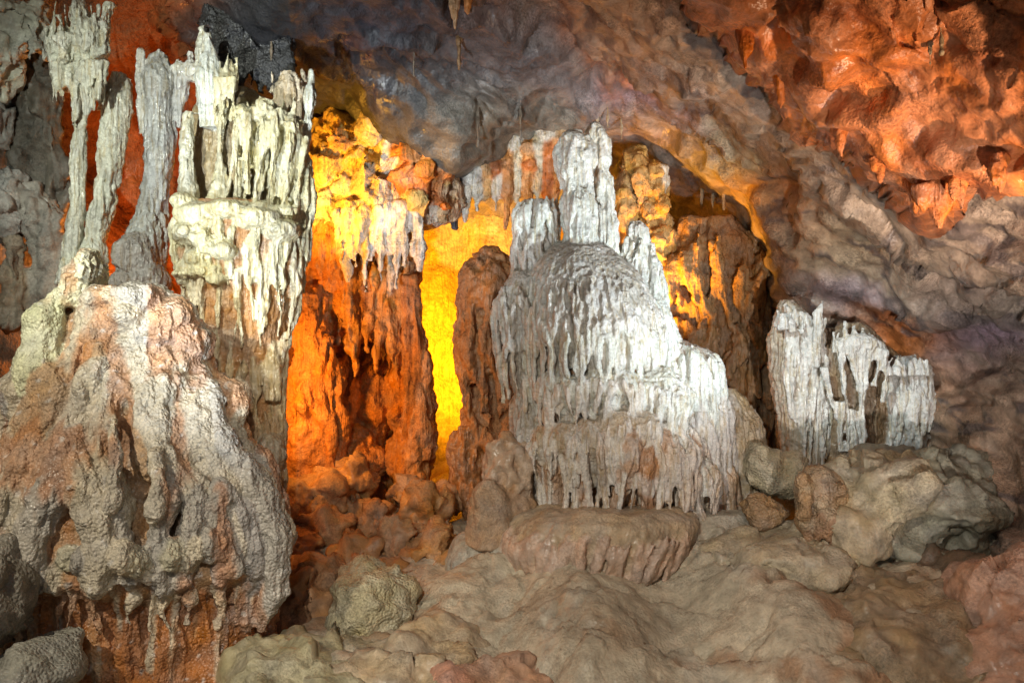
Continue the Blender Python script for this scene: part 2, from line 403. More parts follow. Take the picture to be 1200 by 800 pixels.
# ------------------------------------------------------------------ rock sheets (roof, walls) through measured points
def rbf(ctrl, X, Y):
    c = np.array(ctrl, float); q = c[:, :2] / 400.0; v = np.log(c[:, 2])
    def k(r): return r * r * np.log(np.maximum(r, 1e-9))
    n = len(c); A = np.zeros((n + 3, n + 3))
    A[:n, :n] = k(np.linalg.norm(q[:, None] - q[None], axis=2)) + np.eye(n) * 0.004
    A[:n, n] = 1; A[:n, n + 1:] = q; A[n:, :n] = A[:n, n:].T
    w_ = np.linalg.solve(A, np.concatenate([v, [0, 0, 0]]))
    x = np.stack([X.ravel(), Y.ravel()], 1) / 400.0; out = np.full(len(x), w_[n]) + x @ w_[n + 1:]
    for i in range(n): out += w_[i] * k(np.linalg.norm(x - q[i], axis=1))
    return np.exp(out).reshape(X.shape)
def axis(a, b, fa, fb, fine, coarse):
    """grid coordinates: fine spacing between fa and fb, coarse outside"""
    L = list(np.arange(a, fa, coarse)) if a < fa else []
    M = list(np.arange(fa, fb, fine)); R = list(np.arange(fb, b, coarse)) + [b]
    return np.array(L + M + R)
def sheet(name, xs, ys, ctrl, dispfn, colfn, mat, depthfn=None, kind='structure'):
    X, Y = np.meshgrid(xs, ys); D = rbf(ctrl, X, Y)
    if depthfn is not None: D = depthfn(X, Y, D)
    V = np.stack([(X - 600) / F * D, D, (400 - Y) / F * D + CZ], 2)
    def nrm(V):
        du = np.gradient(V, axis=1); dv = np.gradient(V, axis=0); n = np.cross(du, dv)
        n /= np.linalg.norm(n, axis=2)[..., None] + 1e-9
        s_ = np.sign((n * (V - (0, 0, CZ))).sum(2)); return -n * np.where(s_ == 0, 1, s_)[..., None]
    n = nrm(V); p = V.reshape(-1, 3); d = dispfn(p, X.ravel(), Y.ravel()); p2 = p + n.reshape(-1, 3) * d[:, None]
    C = np.clip(colfn(p, X.ravel(), Y.ravel(), d), 0.01, 0.85)
    h, w_ = X.shape; i = np.arange(h * w_).reshape(h, w_)
    Fq = np.stack([i[:-1, :-1], i[1:, :-1], i[1:, 1:], i[:-1, 1:]], 2).reshape(-1, 4)
    o = link_mesh(name, p2, Fq, C, mat)
    o['kind'] = kind
    return o
def paint(base, patches, p, X, Y, warp=28, seed=31):
    wx = fbm(p * 1.3, 4, seed) * warp * 1.6; wy = fbm(p * 1.3 + 11, 4, seed + 3) * warp * 1.6
    C = np.tile(np.array(base, float), (len(p), 1))
    for (x, y, rx, ry, c, a) in patches:
        k = np.exp(-(((X + wx - x) / rx) ** 2 + ((Y + wy - y) / ry) ** 2) ** 1.6 * 0.7) * a
        C = C * (1 - k[:, None]) + np.array(c) * k[:, None]
    return C * (1 + 0.35 * fbm(p * 2.6, 3, seed + 8))[:, None]
def polyside(X, Y, poly):
    """py distance of (X,Y) above a left-to-right polyline (positive = above)"""
    q = np.array(poly, float); return np.interp(X, q[:, 0], q[:, 1]) - Y

# ================================================================== SETTING
LEDGE_A = [(760, -140), (815, 0), (885, 82), (940, 140), (1000, 178), (1050, 215), (1072, 246), (1100, 262), (1128, 236), (1142, 205), (1168, 222), (1210, 214), (1500, 260)]
LEDGE_B = [(600, -40), (690, 55), (760, 104), (842, 128), (905, 190), (960, 235), (1060, 300), (1200, 340), (1500, 400)]
LEDGE_C = [(880, 300), (930, 330), (1000, 352), (1095, 372), (1200, 352), (1500, 340)]
roof_pts = [(250, 60, 8.0), (400, 110, 8.8), (470, 150, 8.8), (545, 196, 9.1), (600, 168, 9.15), (650, 148, 9.2), (545, 250, 11.6), (600, 230, 11.6), (300, 200, 11.6), (430, 240, 11.6), (560, 100, 8.5), (560, 0, 7.2), (400, 0, 7.0), (300, 0, 6.9),
    (150, 0, 8.7), (150, 90, 9.6), (0, 0, 8.2), (-60, 60, 8.4), (230, 20, 7.9), (120, -90, 7.0), (0, -90, 6.8), (640, 300, 12.3), (700, 150, 9.8), (700, 60, 8.4), (700, 0, 7.4), (800, 190, 9.8), (790, 270, 12.0), (800, 100, 8.4), (800, 0, 7.0),
    (860, 320, 11.4), (915, 340, 9.5), (900, 270, 9.3), (900, 180, 8.5), (900, 90, 7.6), (920, 0, 6.7), (960, 420, 9.6), (1000, 400, 9.2), (1000, 300, 8.5), (1000, 200, 7.7), (1000, 100, 7.0), (1050, 0, 6.3),
    (1090, 430, 8.8), (1100, 300, 7.9), (1200, 430, 7.6), (1200, 300, 7.1), (1200, 150, 6.5), (1200, 0, 5.9), (1100, 520, 8.5), (1200, 560, 7.4), (1150, 650, 7.6), (1200, 800, 6.6), (1050, 700, 8.4), (1000, 560, 9.6), (960, 700, 9.6),
    (1500, 400, 5.2), (1500, 0, 4.6), (1500, 800, 4.8), (2200, 400, 3.0), (2200, 900, 2.8), (2200, -200, 3.0), (600, -400, 5.4), (600, -1300, 2.3), (1200, -400, 4.3), (1700, -1200, 2.2), (0, -400, 5.2), (-500, -1200, 2.3), (-500, 0, 5.4), (-500, -400, 4.6)]
def wobble(X, Y):
    p = np.stack([X.ravel() / 70, Y.ravel() / 70, X.ravel() * 0], 1)
    return (fbm(p, 4, 51) * 24).reshape(X.shape)
def roof_depth(X, Y, D):
    wob = wobble(X, Y)
    for poly, dep, x0, x1 in ((LEDGE_A, 1.0, 740, 800), (LEDGE_B, 0.45, 620, 720), (LEDGE_C, 0.22, 900, 960)):
        s_ = polyside(X, Y + wob, poly); D = D - dep * sstep(-2, 13, s_) * (1 - 0.7 * sstep(120, 500, s_)) * sstep(x0, x1, X)
    return D
def roof_disp(p, X, Y):
    q = p * (1.0, 0.75, 1.6)
    st = np.stack([p[:, 0] * 0.8 - p[:, 2] * 0.6, p[:, 1] * 0.7, p[:, 2] * 2.6 + p[:, 0] * 1.6], 1)   # beds dip to the right
    sl = np.stack([p[:, 0] * 3.0 - p[:, 2] * 2.0, p[:, 1] * 2.0, p[:, 2] * 6.0 + p[:, 0] * 3.6], 1)
    wp = np.stack([fbm(p * 1.7, 2, 21), fbm(p * 1.7 + 5, 2, 22), fbm(p * 1.7 + 9, 2, 23)], 1) * 0.35
    w1 = fbm(p * 0.9, 3, 24) * 0.9 + fbm(p * 3.2, 3, 25) * 0.22
    bed = saw((p[:, 2] * 1.5 + p[:, 0] * 0.95 - p[:, 1] * 0.35) * 1.05 + w1) * np.clip(0.5 + 1.4 * fbm(p * 0.8, 2, 26), 0.1, 1.2)
    bed2 = saw((p[:, 2] * 1.7 + p[:, 0] * 1.1 - p[:, 1] * 0.2) * 3.1 + w1 * 2.2) * np.clip(0.4 + 1.6 * fbm(p * 1.3, 2, 27), 0.0, 1.2)
    big = 0.16 * fbm(q * 1.1, 3, 2) + 0.12 * ridged((st + wp) * 1.0, 3, 5) + 0.20 * bed + 0.07 * bed2
    return big + 0.035 * facet(p * 2.0 + wp * 2, 28) + 0.014 * facet(p * 6.5 + wp * 4, 29) + 0.03 * np.abs(noise(sl * 1.4 + wp * 6, 14)) + 0.03 * fbm(p * (5, 5, 9), 4, 4)
roof_patches = [  # stone tones; the upper-left darks also hold the shade of unlit roof
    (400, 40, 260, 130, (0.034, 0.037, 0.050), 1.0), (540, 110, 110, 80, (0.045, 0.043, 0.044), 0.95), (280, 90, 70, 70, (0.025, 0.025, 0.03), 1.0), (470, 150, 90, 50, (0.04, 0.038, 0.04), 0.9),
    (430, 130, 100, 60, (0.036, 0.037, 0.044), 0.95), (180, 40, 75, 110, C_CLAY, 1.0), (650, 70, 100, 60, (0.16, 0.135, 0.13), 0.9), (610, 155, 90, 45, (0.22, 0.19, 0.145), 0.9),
    (700, 10, 120, 35, C_CLAY, 0.7), (745, 60, 45, 40, C_CLAY, 0.9), (800, 110, 90, 40, C_MAUVE_LIGHT, 0.8), (880, 190, 90, 80, C_OCHRE, 0.6), (860, 170, 35, 40, C_MOSS, 0.55),  # the mauve here also paints the shadow under the ledge
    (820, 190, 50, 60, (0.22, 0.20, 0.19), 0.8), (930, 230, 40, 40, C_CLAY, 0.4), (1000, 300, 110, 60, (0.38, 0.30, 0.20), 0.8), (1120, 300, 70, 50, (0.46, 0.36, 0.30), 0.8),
    (1060, 395, 80, 30, C_CLAY, 1.0), (1170, 395, 50, 32, C_MAUVE_LIGHT, 1.0), (1125, 430, 22, 50, C_MAUVE_LIGHT, 0.6), (990, 350, 60, 18, C_MAUVE_LIGHT, 0.6), (1100, 470, 50, 40, C_CLAY, 0.6), (1140, 540, 80, 110, (0.54, 0.37, 0.25), 0.85),
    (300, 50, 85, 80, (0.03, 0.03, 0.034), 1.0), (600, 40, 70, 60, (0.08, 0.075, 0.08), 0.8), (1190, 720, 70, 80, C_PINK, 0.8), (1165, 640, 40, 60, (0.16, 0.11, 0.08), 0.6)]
def roof_col(p, X, Y, d):
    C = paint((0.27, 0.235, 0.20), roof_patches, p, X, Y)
    wob = wobble(X, Y); s_ = polyside(X, Y + wob, LEDGE_A)
    sb = polyside(X, Y + wob, LEDGE_B); kb = (sstep(-3, 6, sb) * sstep(640, 700, X) * 0.8)[:, None]
    C = C * (1 - kb) + np.array((0.33, 0.265, 0.21)) * (1 + 0.5 * fbm(p * 2.4, 3, 64))[:, None] * kb
    k = sstep(-5, 4, s_) * sstep(770, 830, X)
    k *= 0.72 + 0.28 * sstep(-0.15, 0.25, fbm(p * 2.2, 4, 61))
    C = C * (1 - k[:, None]) + np.array((0.58, 0.175, 0.038)) * (1.05 + 0.5 * fbm(p * 3, 3, 66))[:, None] * k[:, None]
    m = (0.8 * sstep(0.10, 0.34, fbm(p * (1.6, 1.6, 3.2), 4, 71)) * sstep(560, 700, X) * (1 - 0.95 * k))[:, None]          # pale mineral film in patches
    C = C * (1 - m * 0.6) + np.array((0.45, 0.37, 0.29)) * m * 0.6
    q = (0.8 * sstep(0.16, 0.3, fbm(np.stack([p[:, 0] * 1.6 - p[:, 2], p[:, 1] * 1.4, p[:, 2] * 7 + p[:, 0] * 4.4], 1) + fbm(p * 2, 3, 79)[:, None], 4, 77)) * sstep(620, 760, X))[:, None]      # rusty and dark veins
    return C * (1 - q) + np.where((k > 0.4)[:, None], np.array((0.30, 0.09, 0.03)), np.array((0.12, 0.10, 0.10))) * q
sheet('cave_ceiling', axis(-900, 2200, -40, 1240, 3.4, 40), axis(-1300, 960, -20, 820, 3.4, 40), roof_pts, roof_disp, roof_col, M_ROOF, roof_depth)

wall_pts = [(0, 100, 8.4), (40, 200, 8.6), (80, 250, 8.8), (0, 350, 8.2), (130, 200, 9.4), (200, 300, 9.4), (250, 100, 9.4), (200, 0, 8.6), (200, 600, 9.2), (0, 600, 8.0), (-300, 300, 6.6), (-300, 0, 6.6), (-300, 700, 6.2), (-900, 400, 3.4),
    (-900, 0, 3.4), (-900, 900, 3.2), (350, 300, 10.6), (430, 200, 11.3), (550, 300, 12.0), (550, 600, 11.8), (700, 300, 11.8), (700, 600, 11.8), (850, 300, 11.0), (850, 600, 11.0), (950, 450, 10.2), (1050, 600, 10.2), (1050, 200, 10.6), (350, 700, 10.4), (550, 50, 11.8), (850, 50, 11.6)]
def wall_disp(p, X, Y):
    return 0.22 * fbm(p * (1.2, 1.2, 0.8), 4, 15) + 0.16 * ridged(p * (2.6, 2.6, 0.9), 3, 17) + 0.05 * fbm(p * 6, 3, 19)
wall_patches = [(30, 200, 90, 200, (0.15, 0.14, 0.12), 1.0), (30, 270, 40, 60, (0.34, 0.33, 0.31), 0.8), (15, 60, 60, 60, (0.42, 0.42, 0.36), 0.8), (200, 200, 110, 260, C_CLAY, 1.0), (400, 400, 110, 200, C_CLAY, 0.8), (560, 380, 100, 230, (0.70, 0.50, 0.14), 1.0), (850, 350, 80, 150, (0.30, 0.19, 0.09), 0.9)]  # the yellow patch adds the sodium glow to the wall colour
sheet('cave_wall', axis(-1000, 1080, -40, 960, 6, 40), axis(-260, 900, -20, 640, 6, 30), wall_pts, wall_disp,
      lambda p, X, Y, d: paint((0.30, 0.20, 0.12), wall_patches, p, X, Y, 22, 81), M_CLAY)

# the floor: one sheet rising towards the back
def floor_z(x, y):
    z = -0.40 + 0.22 * np.clip(y - 6, -1.2, 2.0) + 0.25 * sstep(8, 11, y)
    ap = np.clip(-0.34 + 0.36 * (y - 5.95), -0.9, 0.17)                              # the calcite apron that runs down from the ledge
    k = sstep(-0.75, -0.1, x + 0.15 * np.sin(y * 3)) * (1 - sstep(8.0, 8.6, y))
    z = np.maximum(z, z + (ap + 0.10 * np.sin(x * 5.2 + 0.8 * y) * sstep(7.6, 6.8, y) - z) * k)
    for (cx, cy, h, rx, ry) in ((0.5, 6.35, 0.16, 0.42, 0.45), (-0.75, 6.0, 0.16, 0.55, 0.5), (2.2, 6.3, 0.22, 0.7, 0.6), (-1.35, 5.7, 0.12, 0.5, 0.4)):
        z = z + h * np.exp(-((x - cx) / rx) ** 2 - ((y - cy) / ry) ** 2)
    return z
xs = axis(-9, 9, -3.2, 4.0, 0.022, 0.3); ys = axis(-2.5, 13, 4.6, 8.6, 0.022, 0.2)
X, Y = np.meshgrid(xs, ys); p = np.stack([X.ravel(), Y.ravel(), X.ravel() * 0], 1)
wpf = np.stack([fbm(p * 1.5, 2, 41), fbm(p * 1.5 + 7, 2, 42), p[:, 0] * 0], 1)
hump = np.exp(-((p[:, 0] - 0.5) / 0.5) ** 2 - ((p[:, 1] - 6.3) / 0.55) ** 2)
Z = floor_z(X, Y).ravel() - 0.035 * np.exp(-np.abs(noise(p * 1.25 + wpf * 1.6, 87)) / 0.02) - 0.02 * np.exp(-np.abs(noise(p * 3.1 + wpf * 2, 88)) / 0.025) + 0.04 * hump * (0.5 - worley(p * 17, 86)) + 0.03 * facet(p * 3.6 + wpf * 2, 89) + 0.10 * fbm(p * 1.3, 3, 91) + 0.07 * ridged(p * (1.5, 1.1, 1) + wpf, 3, 92) + 0.07 * (0.5 - worley(p * 2.3 + wpf, 93)) + 0.02 * fbm(p * 5, 4, 95) + 0.03 * facet(p * 1.7 + wpf, 90) + 0.018 * (0.5 - worley(p * 21, 96)) * sstep(-0.1, 0.3, fbm(p * 1.9, 2, 98))
pf = np.stack([X.ravel(), Y.ravel(), Z], 1)
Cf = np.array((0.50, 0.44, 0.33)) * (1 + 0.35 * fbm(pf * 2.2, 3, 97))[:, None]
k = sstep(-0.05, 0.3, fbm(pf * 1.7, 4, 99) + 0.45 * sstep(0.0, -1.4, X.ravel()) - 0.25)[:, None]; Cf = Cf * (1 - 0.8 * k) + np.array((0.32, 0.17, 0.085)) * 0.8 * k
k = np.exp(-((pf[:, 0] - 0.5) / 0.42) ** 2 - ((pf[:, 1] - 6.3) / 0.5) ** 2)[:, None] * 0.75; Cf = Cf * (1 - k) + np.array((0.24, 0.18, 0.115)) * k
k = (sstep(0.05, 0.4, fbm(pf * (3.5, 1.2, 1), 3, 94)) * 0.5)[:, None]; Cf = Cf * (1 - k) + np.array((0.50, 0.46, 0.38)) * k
h, w_ = X.shape; i = np.arange(h * w_).reshape(h, w_)
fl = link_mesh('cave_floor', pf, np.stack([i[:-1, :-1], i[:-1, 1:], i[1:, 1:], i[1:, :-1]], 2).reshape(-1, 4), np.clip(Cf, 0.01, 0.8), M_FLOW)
fl['kind'] = 'structure'

# ================================================================== FORMATIONS
def base(px, py, D): return P(px, py, D)
def lin(a, b, n, jit=0.0, rng=random.Random(5)):
    s_ = (b - a) / max(n - 1, 1); return [a + s_ * i + rng.uniform(-jit, jit) * s_ for i in range(n)]

# ---------------------------------------------------------------- the great stalagmite
def great_stalagmite():
    D = 8.0; c = Clay(11)
    root = thing('stalagmite', 'great white tiered stalagmite with twin summit columns on the flowstone ledge', 'stalagmite', base(720, 615, D))
    dk = (0.44, 0.40, 0.35); tan = (0.36, 0.19, 0.09)
    # dome
    dome = c.flow(D, [(283, 655, 700), (292, 640, 718), (308, 626, 735), (330, 616, 752), (355, 611, 766), (380, 610, 776), (400, 613, 780), (430, 622, 778)], 0.95, 0, (0.47, 0.45, 0.40), 'dome', rough=0.05)
    body = c.flow(D, [(385, 624, 768), (430, 630, 774), (480, 640, 788), (520, 648, 800), (560, 650, 812), (600, 652, 825), (650, 655, 825)], 0.80, 0, tan, rough=0.04)
    rf = c.flow(D + 0.15, [(398, 775, 800), (410, 765, 835), (430, 760, 845), (470, 770, 850), (520, 775, 856), (570, 780, 862), (610, 780, 870)], 0.8, 0, dk, 'right_tier')
    mound = c.flow(D + 0.35, [(455, 835, 860), (468, 828, 878), (495, 820, 890), (530, 815, 896), (575, 810, 900), (600, 810, 905)], 0.8, 0, C_SAND, 'right_mound', rough=0.03)
    shoulder = c.flow(D + 0.12, [(330, 720, 745), (350, 712, 772), (375, 708, 786), (398, 715, 796), (420, 730, 800), (450, 740, 800)], 0.9, 0, C_WHITE, 'shoulder')
    spire = c.flow(D + 0.2, [(258, 738, 752), (268, 732, 761), (285, 734, 763), (300, 730, 763), (318, 724, 770), (345, 715, 778), (370, 712, 785)], 0.9, 0, C_WHITE, 'side_spire', rough=0.08)
    left = c.flow(D - 0.05, [(318, 600, 622), (332, 590, 634), (360, 585, 640), (400, 588, 640), (440, 596, 640), (470, 604, 640)], 0.9, 0, dk, 'left_pillar')
    left2 = c.flow(D - 0.05, [(455, 606, 632), (470, 597, 640), (500, 595, 648), (540, 604, 650), (575, 616, 652), (596, 625, 655)], 0.9, 0, dk, 'left_pillar_foot', rough=0.03)
    stub = c.flow(D + 0.1, [(235, 612, 648), (250, 606, 650), (275, 604, 648), (300, 602, 650), (325, 604, 655)], 0.9, 0, dk, 'stub', rough=0.1)
    # summit columns
    s1 = c.flow(D - 0.08, [(152, 664, 680), (162, 656, 688), (180, 652, 692), (198, 655, 691), (215, 662, 689), (232, 658, 692), (250, 661, 694), (275, 665, 697), (295, 660, 702)], 0.9, 0, C_WHITE, 'summit_column', rough=0.07)
    s2 = c.flow(D + 0.12, [(146, 692, 702), (154, 690, 707), (168, 694, 713), (190, 695, 711), (212, 696, 714), (235, 697, 718), (270, 698, 720), (305, 698, 723)], 0.9, 0, C_WHITE, 'summit_column', rough=0.09)
    for pr, ya, yb, n in ((s1, 166, 228, 9), (s1, 222, 294, 8), (s2, 150, 205, 7), (s2, 198, 250, 7), (s2, 242, 304, 7)):
        c.drips(pr, lin(-1, 1, n, 0.3, c.rng), ya, yb, 3.8, C_WHITE, 'drip', 0.2, 0.6, merge=0.35, rv=0.4, bulb=0.5)
        c.drips(pr, lin(-1, 1, n, 0.3, c.rng), ya + 20, yb, 2.8, C_WHITE, None, 0.2, 0.7, merge=0.35, rv=0.4)
    c.blob(672, 168, D - .08, 18, 15, .14, C_WHITE, None, .1); c.blob(698, 156, D + .12, 10, 14, .09, C_WHITE, None, .1); c.blob(706, 180, D + .1, 9, 14, .08, C_WHITE, None, .1)
    c.drips(stub, lin(-0.9, 0.9, 9, 0.2, c.rng), 238, 296, 4, C_WHITE, 'drip', 0.8, 0.9)
    c.drips(stub, lin(-1, 0.6, 9, 0.2, c.rng), 275, 330, 4.2, dk, None, 0.3, 0.7)
    c.drips(left, lin(-1, 0.9, 11, 0.2, c.rng), 340, 430, 5, dk, 'drip', 0.6, 0.7)
    c.drips(left, lin(-0.9, 0.9, 7, 0.2, c.rng), 400, 470, 4.6, (0.60, 0.57, 0.50), 'drip', 0.8, 0.8)
    c.drips(left2, lin(-0.6, 0.9, 7, 0.2, c.rng), 500, 600, 5, (0.5, 0.46, 0.42), None, 0.3, 0.6)
    c.drips(spire, lin(-1, 1, 10, 0.2, c.rng), 285, 360, 4.6, C_WHITE, 'drip', 0.2, 0.7)
    c.drips(shoulder, lin(-0.2, 1, 9, 0.2, c.rng), 340, 430, 4.6, C_WHITE, None, 0.2, 0.6)
    cw = (0.64, 0.65, 0.59); cp = (0.50, 0.42, 0.32)
    # tier one: the curtain under the dome
    c.drips(dome, lin(-1.0, 0.95, 33, 0.3, c.rng), lambda u: 390 - 26 * u * u, lambda u: 450 - 8 * u, 3.8, cw, 'drip', 0.8, 0.45, merge=0.5, rv=0.4, jb=0.28, bulb=0.6)
    c.drips(dome, lin(-1.0, 0.95, 40, 0.3, c.rng), lambda u: 368 - 24 * u * u, lambda u: 418, 2.8, (0.58, 0.56, 0.51), None, 0.6, 0.5, merge=0.5)
    c.drips(dome, lin(-1.0, 0.95, 30, 0.35, c.rng), lambda u: 335 - 20 * u * u, lambda u: 400, 2.6, (0.52, 0.50, 0.45), None, 0.3, 0.15, merge=0.5)
    # tier two
    def lips(yc, xs, rs, hh, rx_, ry_, col, y1, part):
        for x, r_, dy in zip(xs, rs, [c.rng.uniform(-13, 13) for _ in xs]):
            f = math.sqrt(max(0.0, 1 - ((x - 712) / rx_) ** 2)); d = D - (ry_ * f - r_ * 0.8 * D / F); y = yc + dy
            L = c.flow(d, [(y - hh, x - r_ * .5, x + r_ * .5), (y - hh * .4, x - r_ * .9, x + r_ * .9), (y + 4, x - r_, x + r_), (y + hh * .7, x - r_ * .85, x + r_ * .85), (y + hh * 1.6, x - r_ * .5, x + r_ * .5)], 0.9, 0, col, part, 20, 0.12)
            c.drips(L, lin(-1, 1, max(5, int(r_ / 3.2)), .3, c.rng), y - 4, y1 + c.rng.uniform(-10, 10), 3.6, (0.68, 0.64, 0.58), None, 0.75, 0.5, merge=0.5, rv=0.5, bulb=0.6, jb=0.3)
    lips(455, [630, 652, 676, 702, 728, 752, 776], [17, 22, 24, 26, 25, 24, 20], 16, 92, 0.60, cw, 496, 'lip')
    lips(508, [640, 664, 694, 722, 750, 782, 806], [18, 24, 26, 26, 28, 26, 18], 18, 104, 0.66, cp, 560, 'lip')
    t2 = c.flow(D, [(436, 644, 762), (446, 632, 776), (456, 624, 784), (470, 622, 788), (490, 632, 788)], 0.88, 0, (0.56, 0.50, 0.43), 'tier', rough=0.14)
    c.drips(t2, lin(-1.0, 0.9, 26, 0.35, c.rng), lambda u: 448 + 8 * math.sin(u * 7), lambda u: 498 + 12 * math.sin(u * 5), 4.0, cw, 'drip', 0.85, 0.5, merge=0.5, rv=0.45, bulb=0.6, jb=0.28)
    c.drips(t2, lin(-1.0, 0.9, 24, 0.35, c.rng), 436, 482, 3.0, cw, None, 0.7, 0.6, merge=0.5)
    # tier three: folds with long organ pipes on them
    t3 = c.flow(D, [(488, 642, 785), (500, 626, 804), (514, 622, 816), (530, 628, 818), (560, 642, 812)], 0.92, 0, cp, 'tier', rough=0.08)
    c.drips(t3, lin(-0.95, 0.9, 11, 0.25, c.rng), lambda u: 496 + 10 * math.sin(u * 9), lambda u: 616, 12, lambda u: c.rng.choice([(0.48, 0.33, 0.23), (0.42, 0.25, 0.15)]), 'fold', 0.55, 0.15, rv=0.35, bulb=0.6, jb=0.04, seg=10)
    c.drips(t3, lin(-1.0, 0.9, 26, 0.3, c.rng), lambda u: 500 + 10 * math.sin(u * 9), lambda u: 616 - 4 * abs(u), 3.5, lambda u: c.rng.choice([(0.60, 0.53, 0.45), (0.64, 0.58, 0.50), (0.68, 0.64, 0.58)]), 'drip', 0.72, 2.3, merge=0.5, rv=0.45, bulb=0.75, jb=0.06)
    # right-hand bulges of the lower tiers
    for (dd, rows_, y0, y1, n, part) in ((D - 0.33, [(432, 752, 775), (446, 735, 800), (466, 728, 808), (490, 735, 800)], 448, 520, 16, 'bulge'), (D - 0.42, [(500, 768, 792), (512, 752, 808), (530, 744, 818), (556, 750, 815)], 516, 592, 14, 'bulge'), (D - 0.30, [(530, 800, 820), (542, 788, 838), (560, 784, 842), (580, 790, 838)], 546, 606, 10, 'bulge')):
        bl = c.flow(dd, rows_, 0.75, 0, cw, part, rough=0.08)
        c.drips(bl, lin(-0.95, 0.95, n, 0.3, c.rng), y0, y1, 4.2, cw if y0 < 500 else (0.60, 0.52, 0.44), 'drip', 0.5, 0.5, merge=0.5, rv=0.4, bulb=0.7)
    c.drips(rf, lin(-0.9, 1, 18, 0.3, c.rng), lambda u: 412 + 10 * abs(u), 495, 4.6, C_WHITE, 'drip', 0.3, 0.5, merge=0.5, bulb=0.7)
    c.drips(rf, lin(-0.9, 1, 16, 0.3, c.rng), 470, 565, 4.8, (0.68, 0.66, 0.62), 'drip', 0.3, 0.5, merge=0.5, bulb=0.7)
    c.drips(rf, lin(-0.9, 1, 14, 0.3, c.rng), 540, 606, 4.6, (0.55, 0.42, 0.30), None, 0.4, 0.8)
    c.drips(mound, lin(-0.6, 1, 14, 0.3, c.rng), 490, 590, 4, C_SAND, None, 0.1, 0.3)
    # rough crust on the dome and shoulder
    def cf(p, n, C):
        # pale crust in random patches, whichever way the stone faces
        k = sstep(0.02, 0.3, fbm(p * 5, 3, 7))[:, None] * 0.45
        return C * (1 - k) + np.array((0.72, 0.72, 0.70)) * k
    c.build('body', M_CALC, 0.0098, 1, [('fbm', 5, 0.02), ('rib', (22, 22, 2.2), 0.05), ('pop', 30, 0.008), ('fbm', 30, 0.005)], root, base(720, 615, D), 1, 0.2, cf)
    return root
great_stalagmite()

# ---------------------------------------------------------------- ledge and flow below it
def ledge():
    D = 7.6; c = Clay(12); b0 = base(670, 700, D)
    root = thing('flowstone_ledge', 'broad tan flowstone ledge with fluted front under the white stalagmite', 'flowstone', b0)
    t = (0.44, 0.34, 0.23); gr = (0.40, 0.37, 0.30)
    a = c.flow(D - 0.08, [(592, 640, 790), (600, 612, 812), (614, 596, 818), (640, 590, 806), (664, 596, 786), (686, 612, 760), (710, 625, 740)], 0.55, 0.18, t, None, rough=0.06)
    c.drips(a, lin(-0.9, 0.7, 32, 0.25, c.rng), 618, lambda u: 684 - 14 * max(0, u), 4.4, (0.50, 0.36, 0.27), 'flute', 0.3, 0.5, rv=0.25, bulb=0.7)
    c.flow(D + 0.2, [(590, 590, 640), (610, 560, 650), (640, 540, 660), (680, 530, 660), (720, 528, 650), (760, 520, 640)], 0.7, 0, gr, 'left_apron', rough=0.1)
    c.flow(D + 0.05, [(622, 640, 800), (648, 622, 822), (690, 612, 840), (740, 596, 860), (790, 590, 870)], 0.45, 0.05, (0.43, 0.36, 0.26), 'foot', rough=0.1)
    c.blob(585, 670, D + 0.05, 50, 46, .3, gr, None); c.blob(570, 690, D, 44, 50, .35, gr, None); c.blob(548, 665, D + 0.1, 26, 40, .3, gr, None)
    rt = c.flow(D + 0.1, [(600, 800, 880), (615, 775, 905), (640, 750, 920), (680, 730, 940), (720, 720, 950)], 0.6, 0, (0.44, 0.40, 0.32), 'right_apron', rough=0.1)
    c.drips(rt, lin(-0.9, 0.6, 9, .3, c.rng), 618, 720, 15, (0.44, 0.40, 0.32), None, 0.1, 0.0, bulb=0.9)
    c.build('body', M_FLOW, 0.015, 1, [('fbm', 3.0, 0.05), ('rib', (14, 14, 2.2), 0.05), ('pop', 26, 0.006), ('fbm', 20, 0.008)], root, b0, 4, 0.3)
ledge()

